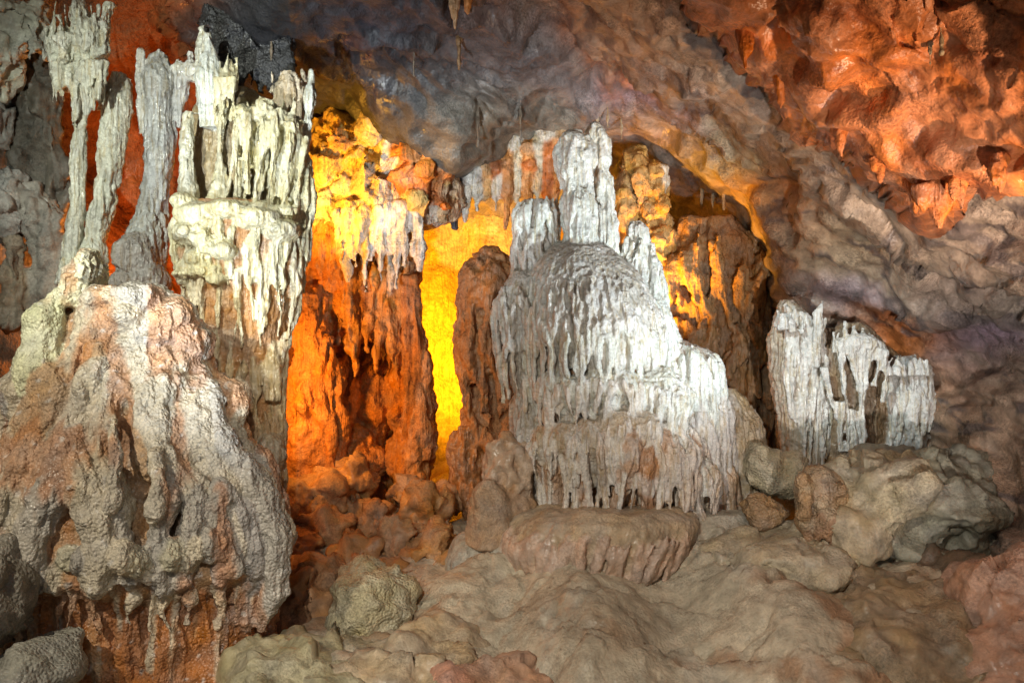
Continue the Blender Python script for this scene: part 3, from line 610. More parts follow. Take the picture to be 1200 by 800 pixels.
# ---------------------------------------------------------------- left: the coralloid mound
def popcorn_mound():
    D = 6.4; c = Clay(21); b0 = base(160, 800, D)
    root = thing('flowstone_mound', 'huge knobbly grey flowstone mound with rust red fluted foot', 'flowstone', b0)
    g1 = (0.56, 0.50, 0.39); rust = (0.42, 0.17, 0.06); gr = (0.44, 0.41, 0.36)
    m = c.flow(D, [(340, 100, 180), (352, 80, 205), (374, 60, 232), (420, 38, 250), (470, 18, 266), (520, -8, 290), (565, -28, 320), (620, -40, 330), (655, -42, 330), (680, -28, 318, .10), (740, -5, 316, .05), (800, 0, 316, 0.0), (870, -5, 315, .05)], 0.7, 0, (0.44, 0.28, 0.16), None, rough=0.09)
    c.flow(D - 0.02, [(650, 0, 300), (672, -20, 316, .08), (740, -5, 318, .03), (800, 0, 318, -.02), (870, -5, 318, .03)], 0.71, 0, rust, 'foot', rough=0.08)
    # rounded tops
    for (x, y, rx, rz, cc) in ((170, 350, 30, 22, gr), (200, 372, 30, 26, g1), (130, 352, 34, 18, g1), (226, 400, 24, 28, gr), (98, 335, 22, 30, C_CREAM), (108, 318, 14, 24, C_CREAM), (150, 370, 30, 22, g1), (185, 395, 34, 24, gr), (120, 385, 32, 34, g1), (215, 425, 26, 26, g1), (75, 430, 26, 40, C_CREAM), (165, 350, 8, 12, C_WHITE), (140, 352, 14, 10, g1)):
        c.blob(x, y, D - 0.30 + abs(x - 150) * 0.002, rx, rz, 0.22, cc)
    c.tube([(72, 338, 6.1), (52, 375, 6.05), (46, 430, 6.0), (48, 470, 6.0), (52, 492, 6.0)], [10, 22, 27, 20, 7], (0.62, 0.62, 0.42), 'pale_lobe', seg=12)
    c.tube([(30, 440, 6.1), (14, 470, 6.0), (6, 500, 6.0)], [8, 14, 6], C_GREY, None)
    # grey crust flows on the upper body
    c.drips(m, lin(-0.95, 0.95, 18, 0.3, c.rng), lambda u: 385 + 60 * abs(u), lambda u: 560 + 30 * math.sin(u * 4), 20, lambda u: g1 if c.rng.random() < .7 else (0.48, 0.33, 0.20), None, 0.15, 0.1, bulb=0.7, seg=10)
    c.drips(m, lin(-0.9, 0.9, 16, 0.3, c.rng), lambda u: 500 + 30 * math.sin(u * 3), lambda u: 668 - 14 * max(0, u), 17, lambda u: c.rng.choice([g1, gr, g1, (0.42, 0.27, 0.16)]), 'lobe', 0.25, 0.35, bulb=0.9, seg=10, jb=0.06)
    # bulging tiers, each with an overhanging lip
    for (dd, rows_, y0, y1, n) in ((-0.20, [(385, 120, 190), (410, 90, 226), (440, 80, 238), (458, 92, 232), (470, 110, 220)], 440, 500, 12), (-0.28, [(470, 60, 150), (500, 40, 190), (535, 30, 205), (556, 40, 200), (570, 60, 180)], 535, 600, 13), (-0.20, [(500, 220, 262), (530, 200, 290), (560, 196, 308), (585, 205, 312), (600, 220, 305)], 570, 640, 9), (-0.22, [(380, 40, 80), (410, 22, 100), (440, 14, 110), (465, 20, 104), (480, 34, 90)], 445, 510, 8)):
        tr = c.flow(D + dd, rows_, 0.75, 0.0, g1, 'tier', rough=0.14); c.drips(tr, lin(-0.95, 0.95, n, .3, c.rng), y0, y1, 8, c.rng.choice([g1, gr]), None, 0.7, 0.3, rv=0.5, merge=0.3, bulb=0.6)
    # warty hanging lobes
    for (x, y0, y1, r_) in ((133, 490, 600, 9), (66, 515, 605, 11), (184, 530, 612, 12), (8, 560, 650, 13)):
        d = 5.62 + 0.0016 * abs(x - 145)
        c.tube([(x, y0 - 10, d + .25), (x, y0 + 8, d + .08), (x + 2, (y0 + y1) / 2, d), (x - 3, y1 - 8, d - .03), (x - 3, y1 + 4, d)], [r_ * .5, r_ * .7, r_, r_ * 1.05, r_ * .5], g1, 'coral_lobe', seg=10)
    for x in range(-6, 270, 15):
        y = 662 - 0.0011 * max(0, x - 120) ** 2 + c.rng.uniform(-10, 12); d = 5.60 + 0.0022 * abs(x - 140) + c.rng.uniform(-.05, .05)
        c.blob(x, y, d, c.rng.uniform(12, 19), c.rng.uniform(14, 24), 0.12, c.rng.choice([g1, gr, (0.5, 0.47, 0.36)]))
    # right grey flank
    c.drips(m, lin(0.55, 1.0, 7, 0.2, c.rng), 560, lambda u: 705, 13, (0.37, 0.345, 0.32), 'flank_flow', 0.3, 0.5, bulb=0.6, seg=10)
    c.tube([(225, 420, 6.2), (252, 470, 6.1), (262, 520, 6.05), (300, 575, 6.1), (322, 630, 6.1), (322, 690, 6.1), (305, 740, 6.1)], [10, 12, 18, 22, 20, 16, 8], gr, None, seg=10)
    # rusty flutes of the foot with cream runnels
    c.drips(m, lin(-1, 0.95, 40, 0.3, c.rng), 665, 840, 6, lambda u: c.rng.choice([rust, rust, (0.46, 0.22, 0.10)]), 'flute', 0.1, 0.5, rv=0.4, bulb=0.8, jb=0.05)
    c.drips(m, lin(-0.35, 0.5, 11, 0.4, c.rng), 660, 800, 5, lambda u: c.rng.choice([(0.56, 0.47, 0.34), (0.50, 0.38, 0.24)]), 'runnel', 0.45, 0.9, rv=0.4, bulb=0.55)
    c.drips(m, lin(-0.8, 0.9, 22, 0.4, c.rng), 660, 705, 6.5, (0.58, 0.50, 0.38), None, 0.9, 0.8, bulb=0.35)
    def cf(p, n, C):
        k = sstep(0.05, 0.26, fbm(p * (3.4, 3.4, 1.1), 4, 17))[:, None] * 0.68
        C = C * (1 - k) + np.array((0.46, 0.20, 0.08)) * k
        s_ = (sstep(0.28, 0.5, noise(p * 24, 3)) * 0.6)[:, None]          # pale specks
        return C * (1 - s_) + np.array((0.72, 0.70, 0.66)) * s_
    c.build('body', M_POP, 0.0105, 1, [('fbm', 4.5, 0.05), ('rib', (15, 15, 2.2), 0.07), ('pop', 36, 0.012), ('fbm', 30, 0.007)], root, b0, 2, 0.3, cf)
popcorn_mound()

# ---------------------------------------------------------------- left: cream drapery column
def drapery_column():
    D = 7.1; c = Clay(31); b0 = base(290, 585, D)
    root = thing('drapery_column', 'cream drapery column with long thin drips beside the orange recess', 'column', b0)
    cr = (0.66, 0.62, 0.42); tn = (0.42, 0.22, 0.09); ct = (0.60, 0.48, 0.30)
    low = c.flow(D, [(238, 215, 325), (262, 203, 352), (300, 202, 352), (340, 212, 346), (400, 226, 334), (450, 240, 326), (500, 262, 328), (545, 280, 330), (580, 292, 332), (640, 290, 334)], 0.6, 0.03, tn, None, rough=0.06)
    up = c.flow(D + 0.22, [(100, 238, 285), (130, 228, 345), (180, 222, 362), (230, 212, 362), (270, 210, 356)], 0.45, 0, (0.40, 0.32, 0.19), 'upper_wall', rough=0.06)
    rt = c.flow(D + 0.05, [(165, 330, 352), (185, 318, 364), (205, 310, 368), (240, 318, 366), (280, 325, 358), (320, 332, 350)], 0.8, 0, cr, 'right_bulge')
    pk = c.flow(D + 0.15, [(86, 332, 346), (100, 322, 356), (125, 316, 360), (160, 318, 360), (185, 322, 360)], 0.6, 0, (0.60, 0.50, 0.36), 'peak', rough=0.12)
    c.tube([(365, 82, 7.2), (362, 120, 7.15), (358, 160, 7.15), (356, 190, 7.15)], [3, 7, 6, 4], C_WHITE, 'peak_rib')
    # crest at upper left
    c.flow(D, [(38, 238, 246), (60, 235, 252), (90, 225, 258), (120, 228, 262), (150, 235, 258)], 0.8, 0, C_WHITE, 'crest', rough=0.15)
    c.flow(D - 0.05, [(70, 266, 272), (88, 258, 277), (105, 252, 278), (125, 250, 270), (150, 254, 264), (190, 254, 262), (215, 248, 268), (236, 240, 270)], 0.8, 0, cr, 'hanging_stem', rough=0.08)
    # long curtains in the upper part
    for (x, y0, y1, r_) in ((277, 128, 234, 3), (285, 126, 190, 3), (291, 134, 228, 3.8), (306, 130, 240, 3.4), (313, 134, 205, 2.6), (321, 130, 246, 3.8), (338, 146, 250, 3)):
        d = 6.93
        c.tube([(x + 4, y0, d + .12), (x + 3, y0 + 14, d), (x, (y0 + y1) / 2, d - .02), (x - 6 * (x > 300), y1 - 16, d - .02), (x - 8 * (x > 300), y1, d)], [r_ * .6, r_ * 1.5, r_ * .75, r_ * .6, r_ * .8], cr, 'drip', seg=9, squash=1.8)
    for (x, y, a, b2) in ((284, 134, 9, 10), (297, 138, 8, 12), (312, 128, 9, 12), (330, 140, 8, 12), (344, 150, 8, 12)): c.blob(x, y, 7.0, a, b2, .1, cr, None, .3)
    for k in range(13):
        x = 272 + k * 6.5; yy = 140 + c.rng.uniform(-10, 22); c.tube([(x + 9, yy, 7.06), (x + 5, yy + 22, 7.0), (x, yy + 60, 6.99), (x - 5, yy + 95, 7.0)], [5, 4, 2.6, 2.2], cr, None)
    c.tube([(222, 130, 7.05), (218, 170, 7.0), (220, 215, 7.0), (222, 250, 7.0)], [7, 9, 10, 14], (0.6, 0.58, 0.46), None)
    c.drips(rt, lin(-0.9, 0.95, 11, 0.2, c.rng), 210, 305, 3.4, cr, 'drip', 0.5, 0.5, merge=0.4)
    c.drips(rt, lin(-0.6, 0.95, 7, 0.2, c.rng), 285, 350, 3.4, cr, None, 0.6, 0.5)
    # shelf
    for (x, y, rx, rz) in ((232, 252, 26, 15), (265, 246, 26, 12), (300, 256, 30, 14), (330, 270, 22, 14), (225, 275, 22, 16), (250, 290, 20, 12), (235, 305, 20, 14), (220, 320, 14, 18)):
        c.blob(x, y, D - 0.26 + abs(x - 275) * 0.0012, rx, rz, 0.16, cr)
    for q in range(14): c.blob(212 + q * 9.5, c.rng.uniform(234, 246) + q * .9, D - 0.16 + c.rng.uniform(-.05, .08), c.rng.uniform(9, 15), c.rng.uniform(7, 12), 0.12, cr)
    for q in range(16):
        c.blob(c.rng.uniform(208, 262), c.rng.uniform(262, 330), D - 0.33 + c.rng.uniform(0, .08), c.rng.uniform(7, 12), c.rng.uniform(5, 9), 0.09, cr)
    c.drips(low, lin(-0.55, 0.98, 13, 0.25, c.rng), lambda u: 262 + 6 * u, lambda u: 340 + 26 * math.sin(u * 5), 4.6, cr, 'drip', 0.35, 0.8, merge=0.35, rv=0.4, bulb=0.45)
    c.drips(low, lin(-0.6, 0.98, 13, 0.3, c.rng), lambda u: 305 + 16 * math.sin(u * 8), lambda u: 415, 4.4, (0.64, 0.56, 0.38), 'drip', 0.3, 0.8, merge=0.4, rv=0.4, bulb=0.45)
    c.drips(low, lin(-0.5, 0.98, 11, 0.3, c.rng), lambda u: 405 + 16 * math.sin(u * 6), lambda u: 500, 5, ct, 'drip', 0.3, 0.7, merge=0.3, rv=0.4, bulb=0.5)
    c.drips(low, lin(-0.6, 0.98, 9, 0.3, c.rng), lambda u: 480 + 10 * math.sin(u * 6), lambda u: 575, 5, (0.52, 0.38, 0.24), 'drip', 0.3, 0.6, rv=0.4, bulb=0.55)
    c.blob(318, 530, D - 0.12, 17, 22, .14, (0.50, 0.42, 0.31)); c.tube([(318, 470, 6.95), (320, 430, 6.97), (318, 400, 7.0)], [8, 11, 6], ct)
    c.ragged(228, 262, 8, 88, -6, -40, 4, C_WHITE, D, None, .1); c.ragged(255, 280, 8, 96, -10, -40, 3.2, cr, D - .05, None, .06); c.ragged(252, 276, 8, 100, 10, 50, 3, cr, D - .16, None, .03); c.ragged(275, 345, 10, 128, -2, -16, 4, cr, D, None, .08); c.ragged(318, 358, 8, 100, -4, -20, 4, (0.62, 0.54, 0.42), D + .15)
    c.blob(266, 294, D - .36, 13, 9, .09, cr); 
    def cf(p, n, C):
        k = sstep(0.1, 0.3, fbm(p * 4, 3, 5))[:, None] * 0.25
        return C * (1 - k) + np.array((0.55, 0.55, 0.50)) * k
    c.build('body', M_CALC, 0.0108, 1, [('fbm', 5, 0.025), ('rib', (24, 24, 2.4), 0.05), ('pop', 22, 0.012), ('fbm', 24, 0.007)], root, b0, 1, 0.2, cf)
drapery_column()

# ---------------------------------------------------------------- left: slender columns
def slender_columns():
    w1 = (0.66, 0.67, 0.58)
    def col(name, label, seed, fn, mat=M_CALC, b=(0, 0, 7), disp=(('fbm', 5, 0.03), ('rib', (20, 20, 1.8), 0.07), ('fbm', 26, 0.012))):
        c = Clay(seed); root = thing(name, label, 'column', base(*b)); fn(c); c.build('shaft', mat, 0.012, 1, disp, root, base(*b), 3, 0.25)
    def A(c):
        c.tube([(108, 20, 7.35), (104, 60, 7.35), (97, 100, 7.3), (95, 140, 7.3), (92, 200, 7.3), (88, 260, 7.3), (84, 300, 7.3), (86, 332, 7.3)], [7, 22, 13, 8, 9, 11, 13, 20], w1, None, seg=12)
        for (x, y, a, b2) in ((95, 25, 6, 24), (80, 60, 15, 20), (68, 70, 9, 24), (116, 52, 6, 40), (88, 92, 12, 20), (108, 86, 6, 24), (62, 48, 5, 18), (100, 44, 10, 22), (72, 92, 7, 16)): c.blob(x, y, 7.28 + c.rng.uniform(-.08, .08), a, b2, .14, w1, None, 0.35)
        c.ragged(60, 130, 24, lambda x: 62 - .3 * abs(x - 95), -8, -58, 3.2, w1, 7.28); c.ragged(62, 128, 26, 82, 6, 44, 3.2, w1, 7.22)
        for (x, y0, y1) in ((88, 100, 150), (104, 95, 135), (112, 80, 130), (74, 80, 110)): c.tube([(x, y0, 7.22), (x - 1, (y0 + y1) / 2, 7.2), (x - 2, y1, 7.2)], [7, 5, 2], w1, 'drip')
    col('column', 'slender white column with ragged crown joining floor and roof', 41, A, b=(86, 335, 7.3))
    def B(c):
        c.tube([(140, 88, 7.5), (136, 120, 7.45), (130, 170, 7.4), (122, 230, 7.4), (112, 280, 7.4), (106, 310, 7.35)], [9, 15, 14, 13, 13, 20], w1, None, seg=12)
        c.tube([(150, 92, 7.5), (148, 130, 7.45), (140, 180, 7.42), (133, 240, 7.42)], [6, 9, 7, 4], (0.48, 0.46, 0.38), 'rib')
        c.tube([(128, 5, 7.4), (122, 40, 7.4), (118, 90, 7.4), (116, 130, 7.42)], [5, 8, 6, 3], w1, 'rib')
        c.blob(108, 318, 7.3, 20, 20, .18, (0.56, 0.55, 0.48)); c.blob(90, 322, 7.28, 16, 18, .15, w1)
    col('column', 'smooth pale column leaning beside the red recess', 42, B, b=(106, 325, 7.35))
    def C_(c):
        g = (0.40, 0.41, 0.40)
        c.tube([(186, 66, 7.45), (186, 90, 7.4), (188, 130, 7.4), (187, 180, 7.4), (183, 215, 7.4), (178, 245, 7.4), (172, 280, 7.35), (165, 320, 7.35), (162, 350, 7.3)], [10, 19, 17, 17, 15, 18, 25, 28, 30], g, None, seg=14)
        c.tube([(165, 58, 7.4), (164, 90, 7.4), (165, 130, 7.4), (165, 158, 7.4)], [4, 7, 6, 3], (0.6, 0.6, 0.56), 'drip')
        c.tube([(215, 78, 7.4), (213, 110, 7.4), (210, 150, 7.4)], [9, 8, 3], (0.52, 0.52, 0.50), 'drip')
        c.tube([(205, 75, 7.4), (222, 85, 7.38), (240, 85, 7.35), (250, 70, 7.35)], [8, 10, 12, 12], (0.6, 0.6, 0.55), 'bridge')
        for x in (176, 186, 196): c.tube([(x, 72, 7.4), (x, 58 + abs(x - 186), 7.4)], [4, 1.5], (0.62, 0.62, 0.58), None)
        c.tube([(222, 60, 7.38), (222, 80, 7.35)], [2, 7], (0.62, 0.62, 0.58)); c.tube([(238, 30, 7.35), (236, 60, 7.3), (240, 100, 7.3)], [3, 10, 8], w1)
        for (x, y, a, b2) in ((160, 300, 24, 30), (175, 330, 24, 24), (150, 335, 20, 20)): c.blob(x, y, 7.25, a, b2, .16, (0.30, 0.28, 0.26))
    col('column', 'stout grey column widening to a conical foot between cream drapery and pale columns', 43, C_, b=(162, 352, 7.3))
slender_columns()

# ---------------------------------------------------------------- left edge: dark hanging rock and stubs
def left_edge():
    c = Clay(45); root = thing('hanging_rock', 'pale crusted hanging rock with ragged drips by the dark left wall', 'rock', base(40, 300, 7.6))
    for (x, y, a, b2, d) in ((10, 20, 26, 24, 7.5), (35, 28, 20, 26, 7.5), (52, 40, 12, 22, 7.5), (5, 80, 12, 30, 7.5), (8, 60, 14, 20, 7.5), (-30, 30, 40, 60, 7.6)): c.blob(x, y, d, a, b2, .2, (0.56, 0.57, 0.48), None, 0.3)
    for x in range(-10, 62, 9): c.tube([(x, 30, 7.45), (x + 1, 48, 7.42), (x, 66 + c.rng.uniform(-12, 16), 7.42)], [7, 5, 2], (0.56, 0.57, 0.50), 'drip')
    c.flow(7.8, [(60, -20, 60), (120, 0, 70), (170, 10, 76), (230, 5, 78), (280, -10, 70)], 0.5, 0, (0.13, 0.12, 0.10), 'dark_core', rough=0.25)
    c.build('body', M_ROCK, 0.018, 2, [('fbm', 4, 0.09), ('facet', 6, 0.06), ('rib', (12, 12, 2), 0.10), ('fbm', 18, 0.02)], root, base(40, 300, 7.6), 3, 0.4)
    c = Clay(46); root = thing('stalagmite', 'squat brown footed stalagmite against the dark left wall', 'stalagmite', base(50, 350, 7.7))
    c.flow(7.7, [(215, 30, 50), (235, 12, 62), (262, 20, 70), (285, 40, 78), (310, 38, 80), (350, 36, 78), (380, 30, 80)], 0.8, 0, (0.33, 0.31, 0.27), None, rough=0.2)
    pr = c.flow(7.6, [(280, 4, 22), (300, 0, 28), (340, 2, 30), (380, 0, 34)], 0.9, 0, (0.30, 0.25, 0.18), 'side_stub', rough=0.15)
    c.blob(10, 250, 7.65, 20, 30, .2, (0.40, 0.39, 0.36)); c.blob(14, 215, 7.7, 16, 24, .2, (0.36, 0.36, 0.34)); c.blob(8, 150, 7.7, 14, 30, .2, (0.30, 0.30, 0.28))
    c.build('body', M_ROCK, 0.018, 2, [('fbm', 4, 0.08), ('facet', 6, 0.05), ('rib', (13, 13, 2), 0.10), ('fbm', 20, 0.015)], root, base(50, 350, 7.7), 3, 0.4)
left_edge()

# ---------------------------------------------------------------- the recess: orange flowstone wall, bright crest, dark column
def recess():
    c = Clay(51); b0 = base(430, 590, 9.2)
    root = thing('flowstone_wall', 'tall rust orange fluted flowstone standing in the lit recess', 'flowstone', b0)
    o = (0.50, 0.21, 0.06); o2 = (0.56, 0.28, 0.10); wh = (0.62, 0.58, 0.52)
    up = c.flow(9.3, [(228, 395, 494), (255, 372, 490), (290, 352, 484), (330, 345, 480), (370, 348, 474), (400, 360, 466)], 0.5, 0, o, None, rough=0.1)
    lo = c.flow(9.75, [(380, 420, 470), (410, 385, 480), (440, 372, 490), (480, 360, 495), (540, 352, 500), (600, 345, 505)], 0.55, 0, o, 'lower_mass', rough=0.15)
    c.flow(9.1, [(325, 470, 488), (365, 472, 496), (410, 474, 504), (470, 474, 508), (540, 474, 508)], 0.8, 0, (0.44, 0.20, 0.08), 'pillar', rough=0.1)
    c.flow(8.9, [(370, 360, 372), (400, 352, 392), (440, 340, 400), (470, 335, 400), (560, 330, 405)], 0.6, 0, o, 'left_mass', rough=0.2)
    c.drips(up, lin(-0.9, 0.95, 17, 0.3, c.rng), 250, 345, 5.5, lambda u: wh if -0.4 < u < 0.7 and c.rng.random() < .75 else o2, 'drip', 0.5, 0.6, merge=0.2)
    c.drips(up, lin(-0.95, 0.95, 17, 0.3, c.rng), 320, 425, 6, o2, 'drip', 0.9, 0.5, rv=0.5, merge=0.2)
    c.drips(lo, lin(-0.95, 0.95, 13, 0.3, c.rng), 420, 520, 12, o, None, 0.2, 0.3, rv=0.5)
    for (x, y, a, b2, d) in ((390, 300, 26, 50, 9.05), (366, 380, 18, 46, 9.0), (440, 480, 22, 50, 9.4), (470, 450, 16, 60, 9.3), (410, 540, 40, 40, 9.2), (480, 540, 26, 40, 9.2)): c.blob(x, y, d, a, b2, .2, o)
    for (x, y0, y1, r_) in ((398, 242, 300, 5), (408, 240, 330, 6), (417, 246, 312, 5), (428, 240, 345, 6), (437, 244, 306, 4), (446, 238, 330, 6), (456, 236, 300, 5), (464, 236, 338, 6), (474, 234, 315, 5), (484, 232, 300, 5), (492, 232, 318, 5)):
        c.tube([(x, y0 - 6, 9.1), (x, y0 + 10, 8.9), (x + 1, (y0 + y1) / 2, 8.86), (x, y1, 8.88)], [r_ * .8, r_ * 1.25, r_ * .8, 1.6], (0.72, 0.70, 0.66), 'drip')
    c.build('body', M_CLAY, 0.02, 2, [('fbm', 4, 0.07), ('rib', (12, 12, 1.5), 0.12), ('ridge', 9, 0.03), ('fbm', 18, 0.015)], root, b0, 2, 0.3)

    c = Clay(52); b0 = base(410, 260, 9.0)
    root = thing('rock_mass', 'bright orange and white rock mass topping the fluted recess wall', 'rock', b0)
    y_ = (0.64, 0.46, 0.18)
    for (x, y, a, b2, cc) in ((405, 165, 44, 36, y_), (385, 190, 28, 40, y_), (432, 172, 32, 38, y_), (420, 128, 20, 18, y_), (405, 225, 40, 26, (0.68, 0.58, 0.44)), (440, 225, 26, 36, (0.62, 0.52, 0.40)), (385, 250, 20, 30, (0.66, 0.60, 0.50)),
                              (462, 185, 16, 40, C_WHITE), (482, 182, 26, 34, (0.54, 0.22, 0.07)), (502, 205, 32, 34, (0.54, 0.22, 0.07)), (470, 230, 34, 30, (0.58, 0.44, 0.32)), (520, 235, 20, 26, (0.56, 0.40, 0.26)), (495, 245, 28, 18, (0.60, 0.52, 0.44))):
        c.blob(x, y, 9.15 + c.rng.uniform(-.1, .12), a, b2, .28, cc, None, 0.3)
    for k in range(14): c.blob(c.rng.uniform(372, 530), c.rng.uniform(150, 260), 9.0 + c.rng.uniform(-.05, .12), c.rng.uniform(8, 18), c.rng.uniform(8, 18), .14, c.rng.choice([y_, (0.66, 0.58, 0.46), (0.56, 0.30, 0.10)]), None, .35)
    for k in range(10): 
        x = 470 + k * 6; c.tube([(x - 6, 165 + k * 7, 8.98), (x, 195 + k * 5, 8.9), (x + 3, 225 + k * 3, 8.92)], [3, 6, 3], C_CLAY, 'rib')
    c.build('body', M_CLAY, 0.018, 2, [('fbm', 3, 0.10), ('facet', 3.5, 0.09), ('ridge', 9, 0.03), ('fbm', 18, 0.015)], root, b0, 3, 0.3)

    c = Clay(53); b0 = base(590, 300, 9.6)
    root = thing('drip_crest', 'row of white and orange drips hanging along the roof above the yellow gap', 'stalactites', b0)
    c.tube([(520, 205, 9.4), (545, 205, 9.4), (565, 195, 9.5), (600, 185, 9.5), (635, 170, 9.4), (665, 160, 9.3)], [10, 10, 9, 12, 12, 12], (0.52, 0.36, 0.22), None, seg=12)
    for (x, y0, y1, r_, cc) in ((522, 205, 262, 8, wh), (534, 205, 268, 9, C_DARK), (546, 200, 262, 7, wh), (560, 195, 248, 8, wh), (570, 190, 240, 9, (0.6, 0.36, 0.16)), (582, 188, 250, 8, wh), (594, 180, 270, 9, (0.58, 0.26, 0.08)), (606, 178, 240, 7, (0.6, 0.52, 0.38)), (618, 172, 262, 9, (0.58, 0.26, 0.08)), (630, 168, 235, 8, (0.6, 0.5, 0.36)), (642, 165, 260, 9, C_CLAY), (652, 160, 250, 8, (0.56, 0.25, 0.08))):
        c.tube([(x, y0 - 8, 9.4), (x + 1, y0 + 8, 9.3), (x, (y0 + y1) / 2 + 6, 9.3), (x - 1, y1, 9.32)], [r_ * .9, r_ * 1.2, r_ * .7, 2], cc, 'drip', seg=9)
    for (x, y) in ((560, 185), (600, 170), (640, 160), (620, 200), (580, 205)): c.blob(x, y - 4, 9.35, 13, 13, .14, c.rng.choice([C_CLAY, (0.55, 0.5, 0.42)]), None, .3)
    c.build('body', M_CLAY, 0.018, 2, [('fbm', 5, 0.06), ('fbm', 16, 0.02)], root, b0, 1, 0.25)

    c = Clay(54); b0 = base(560, 600, 9.0)
    root = thing('column', 'dark brown twin tiered column standing before the yellow glow', 'column', b0)
    br = (0.30, 0.15, 0.07)
    a = c.flow(9.0, [(289, 566, 584), (297, 558, 596), (315, 554, 602), (340, 549, 605), (380, 540, 606), (420, 542, 606), (460, 549, 606), (490, 546, 604)], 0.8, 0, br, None, rough=0.08)
    b = c.flow(9.0, [(478, 540, 600), (490, 540, 604), (520, 536, 604), (560, 540, 600), (610, 542, 604)], 0.8, 0, br, 'lower_tier', rough=0.08)
    c.drips(a, lin(-1, 1, 12, 0.3, c.rng), 310, 380, 9, br, 'drip', 0.4, 0.4)
    c.drips(a, lin(-1, 1, 12, 0.3, c.rng), 370, 490, 8, br, None, 0.4, 0.5)
    c.drips(b, lin(-1, 1, 10, 0.3, c.rng), 495, 590, 8, br, None, 0.4, 0.5)
    c.build('body', M_CLAY, 0.018, 2, [('fbm', 4.5, 0.05), ('rib', (13, 13, 1.6), 0.10), ('fbm', 18, 0.014)], root, b0, 2, 0.3)

    # small cones at the foot of the great stalagmite
    c = Clay(55); b0 = base(595, 600, 7.8)
    root = thing('stalagmite', 'stubby rounded brown stalagmite at the left foot of the white stalagmite', 'stalagmite', b0)
    pr = c.flow(7.8, [(505, 590, 600), (518, 581, 610), (540, 576, 618), (560, 572, 622), (590, 568, 628), (640, 560, 640)], 0.9, 0, (0.42, 0.27, 0.16), None, rough=0.1)
    c.flow(7.6, [(563, 565, 580), (575, 556, 592), (595, 552, 600), (640, 545, 606)], 0.9, 0, (0.40, 0.28, 0.18), 'lower_knob', rough=0.12)
    c.drips(pr, lin(-0.9, 0.9, 8, .3, c.rng), 520, 570, 8, (0.48, 0.36, 0.26), None, 0.3, 0.4)
    c.build('body', M_FLOW, 0.016, 2, [('fbm', 5, 0.04), ('pop', 14, 0.02), ('fbm', 20, 0.01)], root, b0, 2, 0.3)
recess()

# ---------------------------------------------------------------- right of centre: golden drapery in the back alcove
def alcove():
    c = Clay(61); b0 = base(755, 400, 10.0)
    root = thing('flowstone_wall', 'golden lit knobbly flowstone column behind the white summit', 'flowstone', b0)
    g = (0.60, 0.38, 0.14)
    for (x, y, a, b2) in ((745, 195, 16, 22), (760, 215, 22, 26), (735, 240, 20, 26), (765, 255, 20, 30), (745, 290, 24, 34), (775, 300, 20, 40), (755, 350, 30, 50), (735, 215, 14, 16), (782, 335, 16, 30)): c.blob(x, y, 10.0 + c.rng.uniform(-.1, .1), a, b2, .2, g, None, .35)
    c.tube([(775, 195, 9.8), (776, 215, 9.8), (774, 236, 9.8)], [5, 6, 2], C_WHITE, 'drip')
    for k in range(16): x = c.rng.uniform(728, 790); y = c.rng.uniform(200, 330); c.tube([(x, y - 16, 9.82), (x + 2, y, 9.75), (x, y + 18, 9.8)], [3, 8, 3], g)
    c.build('body', M_CLAY, 0.02, 2, [('fbm', 4, 0.10), ('rib', (11, 11, 2.2), 0.16), ('ridge', 9, 0.05), ('fbm', 18, 0.02)], root, b0, 2, 0.25)
    c = Clay(62); b0 = base(850, 500, 9.8)
    root = thing('drapery_wall', 'brown hanging draperies with gold lit upper folds behind the stalagmite', 'draperies', b0)
    br = (0.38, 0.24, 0.11)
    f = c.flow(9.9, [(255, 800, 860), (280, 788, 890), (320, 780, 905), (380, 785, 912), (440, 790, 915), (520, 795, 918), (560, 795, 920)], 0.35, 0.1, (0.30, 0.19, 0.10), None, rough=0.12)
    c.drips(f, lin(-0.95, 0.95, 15, 0.3, c.rng), lambda u: 290 + 14 * math.sin(u * 7), lambda u: 385 + 20 * math.sin(u * 5), 9, br, 'fold', 0.6, 0.8, rv=0.4, blade=1.4)
    c.drips(f, lin(-0.95, 0.95, 13, 0.3, c.rng), 370, 480, 9, (0.32, 0.21, 0.11), 'fold', 0.5, 0.7, rv=0.4)
    c.drips(f, lin(-0.95, 0.95, 11, 0.3, c.rng), 460, 540, 9, (0.26, 0.17, 0.10), None, 0.5, 0.6, rv=0.4)
    c.build('body', M_CLAY, 0.02, 2, [('fbm', 4, 0.06), ('rib', (12, 12, 1.4), 0.12), ('fbm', 18, 0.015)], root, b0, 2, 0.3)
alcove()

